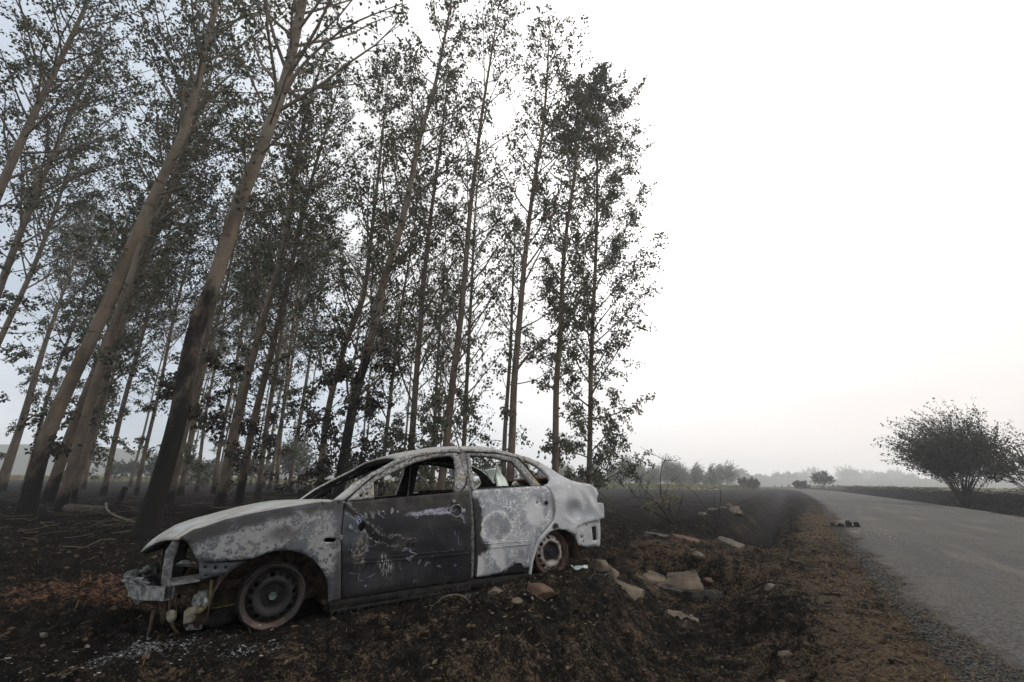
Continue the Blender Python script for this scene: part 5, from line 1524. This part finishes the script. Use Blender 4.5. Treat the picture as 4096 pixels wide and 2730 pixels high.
# bare burnt shrub beside the ditch
SH = [
[(4.27,12.60,-0.04),(4.16,12.60,0.34),(4.00,12.60,0.69),(4.00,12.60,1.13),(4.07,12.60,1.49),(4.15,12.60,1.58),(4.19,12.60,1.76)],
[(4.15,12.60,1.58),(4.04,12.82,1.71),(3.95,13.04,1.76)],[(4.15,12.60,1.58),(4.36,12.54,1.59),(4.56,12.49,1.63)],
[(4.21,12.60,-0.08),(3.81,12.40,0.49),(3.54,12.19,0.63),(3.09,11.99,0.66),(2.85,11.79,0.60)],
[(4.30,12.60,-0.07),(4.47,12.71,0.41),(4.65,12.82,0.77)],[(4.17,12.60,0.03),(4.24,12.78,0.40),(4.34,12.95,0.76)],
[(4.13,12.60,-0.01),(3.73,12.45,0.26),(3.40,12.29,0.38),(2.93,12.14,0.42),(2.67,11.98,0.32)],
[(4.20,12.60,-0.04),(3.97,12.46,0.42),(3.85,12.33,0.94)],[(4.00,12.60,0.69),(4.32,12.79,1.02),(4.61,12.98,1.17)],
[(3.24,12.40,0.65),(3.13,12.49,0.90),(3.22,12.57,1.06)],[(3.66,12.30,0.62),(3.32,12.19,0.94),(3.43,12.18,1.19),(3.52,11.97,1.26)],
[(3.47,12.25,0.65),(3.55,12.27,0.87),(3.40,12.23,1.03)],[(3.05,12.0,0.64),(3.08,12.1,0.85)],
[(3.24,12.1,0.65),(3.10,12.14,0.76),(3.05,12.18,0.93)],[(3.36,12.2,0.64),(3.30,12.27,0.86),(3.40,12.34,1.06)],
[(3.50,12.2,0.60),(3.49,12.32,0.79),(3.68,12.43,1.12)],[(4.18,12.60,0.30),(4.04,12.40,0.66),(4.03,12.20,0.84)]]
SH2 = [[(5.28,12.60,-0.13),(5.32,12.58,0.18),(5.08,12.55,0.43),(4.81,12.53,0.81),(4.52,12.50,0.95),(4.32,12.48,0.93)],
[(5.27,12.60,-0.06),(5.29,12.39,0.79)],[(5.31,12.60,0.01),(5.59,12.68,0.78),(5.49,12.76,0.91),(5.20,12.84,0.83)]]
def bare(name, S, base, label, r):
    z0 = gh(*base); off = np.array([base[0], base[1], 0])
    root = empty(name, (base[0], base[1], 0)); tag(root, label, 'shrub')
    mb = MB(); R = np.random.default_rng(3)
    for i, L in enumerate(S):
        L = [list(p) for p in L]
        if L[0][2] < .1: L[0] = [base[0] + R.normal(0, .05), base[1] + R.normal(0, .05), z0 - .05]
        P = spline(np.array(L) - off, 16); P += np.cumsum(R.normal(0, .004, P.shape), 0)
        mb.tube(P, np.linspace(r * R.uniform(.8, 1.2), r * .35, 16) if L[0][2] < .1 else np.linspace(r * .5, r * .25, 16), 5)
        for k in range(4):
            q = R.integers(4, 15); dv = R.normal(0, .6, 3) + np.array([0, 0, .4]); l = R.uniform(.08, .28)
            Q = P[q] + dv * l * np.linspace(0, 1, 4)[:, None] ** 1.1
            mb.tube(Q, np.linspace(r * .35, r * .18, 4), 3, cap=False)
    mb.build('stem', M_BURNT, root)
    return root
bare('burnt_shrub', SH, (4.22, 12.6), 'bare burnt shrub with arching black stems beside the ditch', .017)
bare('burnt_shrub', SH2, (5.28, 12.6), 'thin bare burnt shrub right of the larger arching black one', .011)
rt = empty('broken_branch', (3.75, 12.2, 0)); tag(rt, 'pale broken branch with yellowish leaves caught in the burnt shrub', 'branch')
mb = MB(); P = spline(np.array([(3.32, 12.2, .40), (3.53, 12.2, .51), (3.75, 12.2, .58), (4.02, 12.2, .67), (4.25, 12.2, .66)]) - (3.75, 12.2, 0), 14)
mb.tube(P, np.linspace(.018, .006, 14), 5)
Rn = np.random.default_rng(4); tips = []
for k in range(12):
    q = Rn.integers(3, 14); dv = Rn.normal(0, .5, 3); l = Rn.uniform(.1, .3); Q = P[q] + dv * l * np.linspace(0, 1, 4)[:, None]; mb.tube(Q, .004, 3, cap=False); tips.append(Q[1:])
mb.build('stem', M_PALEWOOD, rt)
tips = np.concatenate(tips); tips = np.repeat(tips, 3, 0) + Rn.normal(0, .03, (len(tips) * 3, 3))
V, F = leaves(tips, np.zeros_like(tips), .07, Rn, .6)
fast('foliage', V, [F], leaf_material('yellowing_leaf', (.11, .10, .045), (.19, .175, .09), (.2, .14, .06)), rt, smooth=False, attrs=dict(tone=np.repeat(Rn.uniform(0, 1, len(tips)), 4)))

# standing crop in the far field (uncountable)
Rn = np.random.default_rng(8); n = 9000
x = Rn.uniform(-240, 330, n); y = 93 + .12 * np.abs(x + 30) * (x < -30) + 90 * Rn.uniform(0, 1, n) ** 2 + np.where(x > 40, 16, 0)
d, s = ds(x, y); rel = d - road_left(s); k = (rel < -6) | (rel > ROADW + 6); x, y = x[k], y[k]; n = len(x)
hh = Rn.uniform(.5, 1.2, n); w = Rn.uniform(.3, .7, n); az = Rn.uniform(0, 6.28, n); z = height(x, y) - .05
dx, dy = np.cos(az) * w, np.sin(az) * w
V = np.stack([np.stack([x - dx, y - dy, z], -1), np.stack([x + dx * .2, y + dy * .2, z], -1), np.stack([x + dx, y + dy, z + hh * .8], -1), np.stack([x - dx * .5, y - dy * .4, z + hh], -1)], 1).reshape(-1, 3)
i = np.arange(n)[:, None] * 4
o = fast('crop', V, [i + np.array([[0, 1, 2, 3]])], simple('yellow_crop', (.10, .095, .040), (.18, .162, .068), .4, bump=.1), smooth=False); o['kind'] = 'stuff'
# ------------------------------------------------------------------ rocks, debris, litter
def rock_mat(name, a, b, soot=.5):
    t = NT(name); n = t.noise(5, 6, .65); f = t.noise(30, 5, .7)
    col = t.mix(t.step(n, .3, .7), a, b); col = t.mix(t.step(f, .6, .78), col, tuple(c * .45 for c in a))
    x, y, z = t.xyz()
    g = t.add(t.mul(t.sub(t.noise(7, 5, .65, t.map(loc=(3, 3, 3))), .5), 1.6), soot)
    col = t.mix(t.step(g, .45, .75), col, (.016, .0145, .013))
    return t.finish(col, .9, t.bump(t.add(f, n), .6, .012), spec=.15)
M_ROCKTAN = rock_mat('tan_sandstone', (.085, .066, .049), (.155, .122, .090), .42)
M_ROCKRED = rock_mat('reddish_stone', (.07, .046, .035), (.14, .088, .062), .42)
M_ROCKGREY = rock_mat('grey_slab_stone', (.075, .064, .052), (.145, .122, .096), .42)
M_ROCKDARK = rock_mat('sooty_stone', (.045, .04, .035), (.10, .088, .075), .55)

def rock(name, c, s, label, mat, seed, rz=0.0, tilt=(0, 0), cuts=9, sink=.3, sub=4, cat='rock', group=None, slab=False):
    R = np.random.default_rng(seed); bm = bmesh.new()
    slab = slab or name in ('stone_slab', 'stone_block', 'flat_rock')
    if slab:
        bmesh.ops.create_cube(bm, size=2); bmesh.ops.bevel(bm, geom=bm.edges[:], offset=.16, segments=1, affect='EDGES')
        bmesh.ops.triangulate(bm, faces=bm.faces[:]); bmesh.ops.subdivide_edges(bm, edges=bm.edges[:], cuts=5, use_grid_fill=True); bmesh.ops.triangulate(bm, faces=bm.faces[:])
    else:
        bmesh.ops.create_icosphere(bm, subdivisions=sub, radius=1)
    V = np.array([v.co[:] for v in bm.verts]); F = np.array([[v.index for v in f.verts] for f in bm.faces]); bm.free()
    V = V * (1 + .18 * fbm(V[:, 0] * 1.5 + seed, V[:, 1] * 1.5 + V[:, 2], seed, 2))[:, None]
    for k in range(5 if slab else cuts):
        n = R.normal(0, 1, 3); n /= np.linalg.norm(n); dd = R.uniform(.85, 1.15) if slab else R.uniform(.55, .9)
        q = V @ n; ov = np.clip(q - dd, 0, None); V = V - ov[:, None] * n * .98
    V = V * (1 + .07 * fbm(V[:, 0] * 6 + seed, V[:, 1] * 6 + V[:, 2] * 4, seed + 3, 4))[:, None]
    V = V / np.abs(V).max(0) * np.array(s) / 2
    V = V @ np.array(Euler((tilt[0], tilt[1], rz)).to_matrix()).T
    zb = c[2] if len(c) > 2 else gh(c[0], c[1])
    o = fast(name, V, [F], mat, None, not slab); o.location = (c[0], c[1], zb + s[2] / 2 - s[2] * (sink if len(c) > 2 else min(.5, sink + .15)))
    tag(o, label, cat, group)
    return o

rock('boulder', (1.00, 5.52), (.21, .19, .17), 'tan boulder right of the rear wheel, nearest to it', M_ROCKTAN, 1, .3, sink=.2)
rock('boulder', (1.19, 5.82), (.25, .22, .19), 'rounded tan boulder half buried behind another, right of the rear wheel', M_ROCKTAN, 2, 1.2, sink=.25)
rock('stone_slab', (1.82, 6.72, -.29), (.60, .46, .16), 'flat brown slab capping the left side of the stone culvert', M_ROCKTAN, 3, .2, (.12, .05), 5, .1)
rock('stone_slab', (2.28, 6.62, -.30), (.50, .42, .20), 'large pale slab tilted toward the viewer on top of the culvert', M_ROCKTAN, 4, -.25, (.42, -.12), 5, .35)
rock('stone_block', (2.30, 6.56, -.50), (.86, .34, .25), 'long dark stone block forming the lintel of the culvert opening', M_ROCKDARK, 5, -.12, (.1, .03), 6, .0)
rock('stone_block', (1.70, 6.50, -.52), (.36, .32, .28), 'brown stone block at the left of the culvert opening', M_ROCKTAN, 6, .4, (.1, 0), 5, .0)
rock('stone_block', (2.86, 6.55, -.52), (.26, .30, .36), 'upright stone block at the right end of the culvert', M_ROCKTAN, 7, .2, (.05, .1), 5, .0)
rock('stone', (2.56, 6.75), (.17, .15, .12), 'rounded brown stone behind the pale culvert slab, right side', M_ROCKTAN, 8, sink=.1)
rock('stone', (2.58, 6.52, -.22), (.12, .10, .08), 'small angular stone wedged right of the pale culvert slab', M_ROCKRED, 9, sink=.1)
rock('flat_rock', (1.86, 5.72, -.50), (.50, .34, .17), 'flat angular rock lying in the ditch below the culvert', M_ROCKTAN, 10, -.2, (.15, .1), 6, .3)
rock('flat_rock', (1.24, 5.36), (.36, .34, .14), 'slanting half-buried slab on the ditch bank left of the flat angular rock', M_ROCKTAN, 11, -.5, (.15, .22), 5, .68)
rock('boulder', (.27, 4.28), (.25, .20, .16), 'rounded reddish boulder on the bank in front of the rear door', M_ROCKRED, 12, -.3, (.1, .2), 2, .2)
rock('stone', (-.10, 4.20), (.15, .12, .11), 'tan pointed stone on the bank below the black front door', M_ROCKTAN, 13, .4, sink=.2)
rock('stone', (1.19, 5.50, -.16), (.11, .10, .10), 'small upright stone beneath the boulders by the rear wheel', M_ROCKRED, 14, sink=.2)
rock('flat_rock', (2.90, 9.7, -.06), (.55, .4, .15), 'dark flat rock left of the pair at the near lip of the far ditch', M_ROCKDARK, 15, .1, (.1, .1), 5, .15)
rock('flat_rock', (3.18, 8.95, -.06), (.55, .40, .20), 'dark slanting rock right of the pair at the near lip of the far ditch', M_ROCKRED, 16, -.4, (.1, .25), 5, .2)
rock('flat_rock', (3.82, 8.45, -.06), (.52, .26, .14), 'long pale slab leaning into the ditch beyond the crossing', M_ROCKGREY, 17, -.75, (.25, .35), 5, .05)
rock('stone', (2.86, 7.58), (.16, .13, .07), 'small yellowish stone lying on the crossing', M_ROCKTAN, 18, sink=.2)
rock('stone', (2.90, 5.62), (.15, .12, .09), 'small brown stone beside a black stick on the right verge', M_ROCKTAN, 19, sink=.25)
rock('stone', (2.22, 4.20), (.14, .11, .07), 'tan stone low on the right ditch bank, nearer the road', M_ROCKTAN, 20, sink=.25)
rock('stone', (1.92, 3.76), (.11, .10, .06), 'half-buried brown stone on the right ditch bank near the bottom edge', M_ROCKTAN, 21, sink=.3)
rock('stone', (.07, 3.99), (.10, .07, .05), 'small tan shard-like stone left of the reddish boulder', M_ROCKTAN, 22, .5, sink=.15)
rock('stone', (6.41, 16.1), (.38, .30, .24), 'stone on the ditch slope behind the pale leaning slab', M_ROCKTAN, 24, sink=.3)
for i in range(9):
    rock('rubble_stone', (9.2 + random.uniform(-1.1, 1.1), 20.5 + random.uniform(-1.6, 1.6)), (random.uniform(.25, .6), random.uniform(.25, .5), random.uniform(.18, .38)), 'tan stone in the rubble heap on the left lip of the far ditch', M_ROCKTAN, 40 + i, random.uniform(0, 3), sub=3, sink=.2, group='rubble heap by the far ditch')
for i, (x, y, s, l) in enumerate([(-3.09, 3.48, .06, 'small pale stone on black ground far left of the front wheel'), (-2.67, 3.34, .035, 'tiny white fragment left of the ash patch'), (-2.13, 3.07, .045, 'angular white fragment in the ash below the bumper'), (-3.39, 4.26, .09, 'greyish stone on the ground left of the melted bumper')]):
    rock('stone', (x, y), (s, s * .8, s * .6), l, M_ROCKGREY, 60 + i, sub=3, sink=.2)

# glass shards by the rear wheel
M_SHARD = simple('pale_green_glass', (.42, .50, .46), (.60, .66, .62), 20, .2, .1, spec=.6)
for i, (x, y, s, l) in enumerate([(.72, 5.22, .10, 'largest pale glass shard on the soil by the rear wheel'), (.84, 5.50, .075, 'greenish glass shard behind the largest one, by the rear wheel'), (.655, 5.19, .045, 'smallest glass shard left of the largest, by the rear wheel')]):
    mb = MB(); a = np.sort(np.array([0.1, .9, 1.9, 2.6, 3.7, 4.6, 5.4]) + .2 * i); r_ = s * np.array([.5, .42, .55, .38, .5, .45, .36])
    top = np.stack([r_ * np.cos(a) * 1.2, r_ * np.sin(a) * .8, .006 + .012 * np.cos(a)], -1); bot = top - (0, 0, .005)
    nn = len(a); k = np.arange(nn); mb.add(np.vstack([top, bot]), [k[None, :], (k[::-1] + nn)[None, :], np.stack([k, k + nn, (k + 1) % nn + nn, (k + 1) % nn], -1)])
    o = mb.build('glass_shard', M_SHARD, smooth=False); o.location = (x, y, gh(x, y) + .02); o.rotation_euler = (.35, .1 * i, i); tag(o, l, 'glass')

# charred strip with four lumps lying on the road edge
rt = empty('charred_debris', (8.72, 12.80, ZROAD + .02), (0, 0, -.05)); tag(rt, 'charred strip with four lumps lying on the road edge', 'debris')
mb = MB(); mb.box((0, 0, .02), (.92, .12, .02), bev=.01); mb.build('plate', M_BURNT, rt)
for i, (x, h, w) in enumerate([(-.22, .05, .09), (-.02, .04, .12), (.18, .11, .10), (.38, .085, .08)]):
    mb = MB(); mb.box((0, 0, h / 2), (w, .12, h), rot=(random.uniform(-.3, .3), random.uniform(-.3, .3), 0), bev=.006)
    mb.box((0, 0, h + .01), (w * .6, .07, .03), bev=.01)
    o = mb.build('lump', M_BURNT, rt); o.location = (x, 0, .03)
mb = MB(); mb.box((0, 0, .01), (.22, .06, .012), bev=.004); o = mb.build('paper_scrap', simple('pale_scrap', (.4, .4, .39), (.55, .55, .54))); o.location = (8.15, 11.5, ZROAD + .01); o.rotation_euler = (0, .1, .4); tag(o, 'pale scrap lying on the verge before the charred strip', 'scrap')

# plantation floor: log, stump, long fallen trunk, branches
M_LOG = simple('fallen_log_bark', (.03, .024, .018), (.085, .066, .048), 9, .9, .6, .02)
def wood(name, P, r0, r1, mat, label, cat, k=10):
    P = [(x, y, gh(x, y) + dz) for x, y, dz in P]; c = np.array(P[0])
    mb = MB(); S = spline(np.array(P) - c, 14); mb.tube(S, np.linspace(r0, r1, 14) * (1 + .08 * np.sin(np.arange(14) * 2.1)), k)
    o = mb.build(name, mat); o.location = c; tag(o, label, cat); return o
wood('fallen_log', [(-14.1, 15.5, .14), (-13.1, 15.0, .13), (-12.0, 14.6, .12)], .15, .13, M_LOG, 'short brown log lying on the plantation floor left of the charred trunk', 'log', 14)
wood('burnt_stump', [(-11.83, 14.56, -.05), (-11.80, 14.56, .35), (-11.66, 14.55, .80)], .15, .07, M_BURNT, 'black jagged burnt stump standing beside the short log', 'stump', 12)
wood('fallen_log', [(-19.4, 32.0, .12), (-14.5, 29.0, .13), (-9.6, 26.2, .12)], .16, .10, M_BURNT, 'long thin black trunk lying across the ground behind the bonnet', 'log', 10)
wood('fallen_branch', [(-12.0, 14.4, .30), (-11.2, 13.6, .12), (-9.9, 12.6, .04), (-9.0, 12.0, .03)], .035, .015, M_PALEWOOD, 'curved pale branch reaching from the stump to the charred trunk', 'branch', 6)
wood('fallen_branch', [(-6.5, 10.2, .04), (-5.4, 10.4, .08), (-4.2, 10.3, .03)], .022, .01, M_PALEWOOD, 'thin pale branch lying just behind the bonnet', 'branch', 6)
wood('black_stick', [(2.86, 6.04, .03), (2.98, 5.80, .04), (3.12, 5.50, .03)], .012, .007, M_BURNT, 'thin black stick lying on the right verge near the culvert', 'stick', 6)
wood('bent_wire', [(-.60, 3.96, .01), (-.50, 3.98, .07), (-.38, 4.03, .07), (-.30, 4.06, .01)], .005, .005, M_PALEWOOD, 'bent pale wire sticking up in front of the door sill', 'wire', 5)

def scatter(n, fn, seed):
    R = np.random.default_rng(seed); return fn(R, n)

def field_pts(R, n, r0, r1, a0, a1, pw=1.0):
    a = np.radians(R.uniform(a0, a1, n)); r = r0 + (r1 - r0) * R.uniform(0, 1, n) ** pw
    return r * np.sin(a), r * np.cos(a)

def offroad(x, y, m=.05):
    d, s = ds(x, y); rel = d - road_left(s); return (rel < -m) | (rel > ROADW + m)

def undercar(x, y):
    dx = x + 1.628; dy = y - 3.579
    cx = .8366 * dx + .5478 * dy; cy = -.5478 * dx + .8366 * dy
    return (cx > -.3) & (cx < 3.0) & (cy > .12) & (cy < 1.6)

# fallen twigs between the trees
R = np.random.default_rng(31); mb = MB()
x, y = field_pts(R, 1300, 10, 36, -52, -4, .75)
for k in range(len(x)):
    z = float(height(x[k], y[k])); L = R.uniform(.2, .95); az = R.uniform(0, 6.28)
    dv = np.array([math.cos(az), math.sin(az), 0]); tt = np.linspace(-.5, .5, 4)[:, None]
    P = np.array([x[k], y[k], z + .04]) + dv * L * tt + np.cumsum(R.normal(0, .09 * L + .02, (4, 3)), 0) * np.array([1, 1, .5]) + np.array([0, 0, R.uniform(0, .16)])
    mb.tube(P, R.uniform(.003, .0075), 4, cap=False, a=R.uniform(0, 1))
t = NT('litter_twig'); tw = t.mix(t.step(t.attr('tone'), .45, .7), (.016, .014, .012), (.11, .085, .06)); t.finish(tw, .9)
o = mb.build('fallen_twigs', t.m, attr='tone'); o['kind'] = 'stuff'

# clods of burnt earth
def blobs(name, x, y, s, mat, seed, tone, flat=.65, sub=1, zoff=.0, ang=.35):
    R = np.random.default_rng(seed); bm = bmesh.new(); bmesh.ops.create_icosphere(bm, subdivisions=sub, radius=.5)
    B = np.array([v.co[:] for v in bm.verts]); F = np.array([[v.index for v in f.verts] for f in bm.faces]); bm.free()
    n = len(x); m = len(B)
    J = B[None] * (1 + R.normal(0, ang * .6, (n, m)))[..., None]
    th = R.uniform(0, 6.28, n); c, s_ = np.cos(th), np.sin(th)
    st = R.uniform(.6, 1.4, (n, 1))
    X = (J[..., 0] * c[:, None] - J[..., 1] * s_[:, None]) * s[:, None] * st; Y = (J[..., 0] * s_[:, None] + J[..., 1] * c[:, None]) * s[:, None] / st ** .5; Z = J[..., 2] * s[:, None] * flat
    z = height(x, y) + rough(x, y)
    V = np.stack([X + x[:, None], Y + y[:, None], Z + z[:, None] + (s * zoff)[:, None]], -1).reshape(-1, 3)
    Ff = (F[None] + (np.arange(n) * m)[:, None, None]).reshape(-1, 3)
    o = fast(name, V, [Ff], mat, None, False, dict(tone=np.repeat(tone, m))); o['kind'] = 'stuff'; return o
R = np.random.default_rng(41)
x, y = field_pts(R, 15000, 1.6, 13, -52, 52, .85); k = offroad(x, y, .35) & ~undercar(x, y); x, y = x[k], y[k]
s = .010 + .045 * R.uniform(0, 1, len(x)) ** 4 * np.clip(np.hypot(x, y) / 5, .6, 1.6)
t = NT('earth_clod'); f = t.noise(60, 4, .7)
cc = t.mix(t.step(t.attr('tone'), .55, .85), (.014, .013, .0115), (.085, .058, .037)); cc = t.mix(t.step(f, .5, .7), cc, (.03, .026, .022)); t.finish(cc, .95, t.bump(f, .6, .005), spec=.1)
d, sd = ds(x, y)
blobs('soil_clods', x, y, s, t.m, 42, np.clip(R.uniform(0, 1, len(x)) + .25 * sstep(-.9, 0, d - road_left(sd) + .4), 0, 1), .7)
x, y = field_pts(R, 1500, 1.8, 14, -50, 52, .9); k = offroad(x, y, -.3) & ~undercar(x, y); x, y = x[k], y[k]
t = NT('pebble'); cc = t.mix(t.attr('tone'), (.022, .020, .018), (.12, .095, .072)); t.finish(cc, .85, t.bump(t.noise(50), .4, .004), spec=.2)
blobs('pebbles', x, y, .006 + .022 * R.uniform(0, 1, len(x)) ** 5, t.m, 43, R.uniform(0, 1, len(x)), .6, 2, .1, .12)
# loose grit on the road shoulder
n = 9000; sg = 3.5 + 16 * R.uniform(0, 1, n) ** 1.6; dg = road_left(sg) + R.normal(.0, .20, n)
x, y = .863 * dg + .505 * sg, -.505 * dg + .863 * sg
blobs('gravel', x, y, .006 + .012 * R.uniform(0, 1, n) ** 2, t.m, 44, R.uniform(0, .8, n), .6, 1, .3, .25)
# glittering glass crumbs on the asphalt
n = 110; sg = R.normal(14, 1.0, n); dg = road_left(sg) + R.uniform(.2, 3.0, n); x, y = .863 * dg + .505 * sg, -.505 * dg + .863 * sg
V = []; zz = ZROAD + .06
o = blobs('glass_debris', x, y, R.uniform(.008, .02, n), simple('glass_crumb', (.4, .42, .43), (.75, .77, .78), 50, .15, .1, spec=.8), 45, R.uniform(0, 1, n), .6, 1, 0)
o.location.z = .045

# burnt grass stubble and root fibres
R = np.random.default_rng(51)
x, y = field_pts(R, 19000, 1.7, 17, -52, 50, .85); k = offroad(x, y, .1) & ~undercar(x, y); x, y = x[k], y[k]; n = len(x)
z = height(x, y) + rough(x, y); L = R.uniform(.02, .085, n) * np.clip(np.hypot(x, y) / 4.5, .6, 1.3); az = R.uniform(0, 6.28, n); ln = R.uniform(.3, 2.2, n)
dv = np.stack([np.cos(az) * ln, np.sin(az) * ln, np.ones(n)], -1); dv /= np.linalg.norm(dv, axis=1)[:, None]
sd = np.cross(dv, R.normal(0, 1, (n, 3))); sd /= np.linalg.norm(sd, axis=1)[:, None]; w = .0016 * np.clip(np.hypot(x, y) / 3.5, .7, 2)
b = np.stack([x, y, z - .004], -1); m_ = b + dv * (L * .55)[:, None]; tp = b + dv * L[:, None] + np.stack([np.cos(az), np.sin(az), -.4 * np.ones(n)], -1) * (L * .3)[:, None]
V = np.stack([b - sd * w[:, None], b + sd * w[:, None], m_ + sd * w[:, None], tp, m_ - sd * w[:, None]], 1).reshape(-1, 3)
i = np.arange(n)[:, None] * 5
t = NT('burnt_stalk'); t.finish(t.mix(t.step(t.attr('tone'), .7, .9), (.016, .014, .012), (.16, .115, .065)), .9)
o = fast('burnt_grass', V, [i + np.array([[0, 1, 2, 4]]), i + np.array([[4, 2, 3]])], t.m, None, False, dict(tone=np.repeat(R.uniform(0, 1, n), 5))); o['kind'] = 'stuff'
# dry grass along the verge of the road
n = 6000; sg = 3.2 + 22 * R.uniform(0, 1, n) ** 1.5; dg = road_left(sg) + np.where(R.uniform(0, 1, n) < .5, R.normal(.12, .16, n), R.normal(-.45, .28, n))
x, y = .863 * dg + .505 * sg, -.505 * dg + .863 * sg; z = height(x, y) + .004
L = R.uniform(.02, .07, n); az = R.uniform(0, 6.28, n); hv = np.stack([np.cos(az), np.sin(az), R.uniform(.05, .5, n)], -1); sd = np.stack([-np.sin(az), np.cos(az), 0 * az], -1) * (.0022 * np.clip(sg / 6, .8, 2.2))[:, None]
b = np.stack([x, y, z], -1); V = np.stack([b - sd, b + sd, b + hv * L[:, None]], 1).reshape(-1, 3); i = np.arange(n)[:, None] * 3
t = NT('dry_stalk'); t.finish(t.mix(t.attr('tone'), (.08, .05, .022), (.24, .165, .075)), .9)
o = fast('dry_grass', V, [i + np.array([[0, 1, 2]])], t.m, None, False, dict(tone=np.repeat(R.uniform(0, 1, n), 3))); o['kind'] = 'stuff'

# curled dead leaves
n = 300; R = np.random.default_rng(61)
x, y = field_pts(R, n, 2.4, 9, -45, 35, .9)
x[:130] = R.normal(.35, .5, 130); y[:130] = R.normal(3.95, .35, 130)
k = ~undercar(x, y) & offroad(x, y, .1); x, y = x[k], y[k]; n = len(x)
V = []; F = []; tone = []
for q in range(n):
    L = R.uniform(.018, .042); wv = L * R.uniform(.25, .4); cu = R.uniform(.2, .9)
    u = np.linspace(0, 1, 6); hw = wv * np.sin(np.pi * np.clip(u * .94 + .03, 0, 1)) ** .8
    B = np.concatenate([np.stack([(u - .5) * L, sgn * hw, .012 + cu * L * .5 * (u - .5) ** 2 + (abs(sgn) * .3) * hw * cu], -1) for sgn in (-1, 0, 1)])
    Rm = np.array(Euler((R.normal(0, .4), R.normal(0, .35), R.uniform(0, 6.28))).to_matrix())
    V.append(B @ Rm.T + np.array([x[q], y[q], gh(x[q], y[q]) + .006]))
    for r_ in range(2):
        for c_ in range(5): F.append([18 * q + r_ * 6 + c_, 18 * q + r_ * 6 + c_ + 1, 18 * q + (r_ + 1) * 6 + c_ + 1, 18 * q + (r_ + 1) * 6 + c_])
    tone += [R.uniform(0, 1)] * 18
t = NT('dead_leaf'); t.finish(t.mix(t.attr('tone'), (.035, .024, .016), (.14, .105, .072)), .8)
o = fast('leaf_litter', np.concatenate(V), [np.array(F)], t.m, None, True, dict(tone=tone)); o['kind'] = 'stuff'

# flakes of ash round the front and the tail of the car
n = 1500; R = np.random.default_rng(71); h3 = n // 3
cx = np.concatenate([R.normal(-.72, .30, n - 2 * h3 + 400), R.normal(-.12, .22, h3 - 400), R.normal(3.35, .26, h3)]); cy = np.concatenate([R.normal(-.04, .18, n - 2 * h3 + 400), R.normal(-.42, .11, h3 - 400), R.normal(.22, .20, h3)])
x = -1.628 + .8366 * cx - .5478 * cy; y = 3.579 + .5478 * cx + .8366 * cy
t = NT('ash_flake'); t.finish(t.mix(t.step(t.attr('tone'), .45, 1.0), (.022, .022, .023), (.26, .265, .27)), .9)
blobs('ash', x, y, R.uniform(.004, .018, n), t.m, 72, R.uniform(0, 1, n), .35, 1, .1, .4)
# ------------------------------------------------------------------ smoke haze: one closed box of even density
def build_haze():
    mb = MB(); mb.box((20, 0, 13.5), (1400, 1300, 33))
    m = bpy.data.materials.new('smoke_haze'); m.use_nodes = True
    nt = m.node_tree; nt.nodes.clear()
    out = nt.nodes.new('ShaderNodeOutputMaterial'); v = nt.nodes.new('ShaderNodeVolumePrincipled')
    v.inputs['Color'].default_value = (.93, .945, .97, 1)
    v.inputs['Density'].default_value = HAZE
    v.inputs['Anisotropy'].default_value = 0.45
    nt.links.new(v.outputs[0], out.inputs['Volume'])
    o = mb.build('haze', m, None, smooth=False)
    o['kind'] = 'stuff'
HAZE = .0014
build_haze()
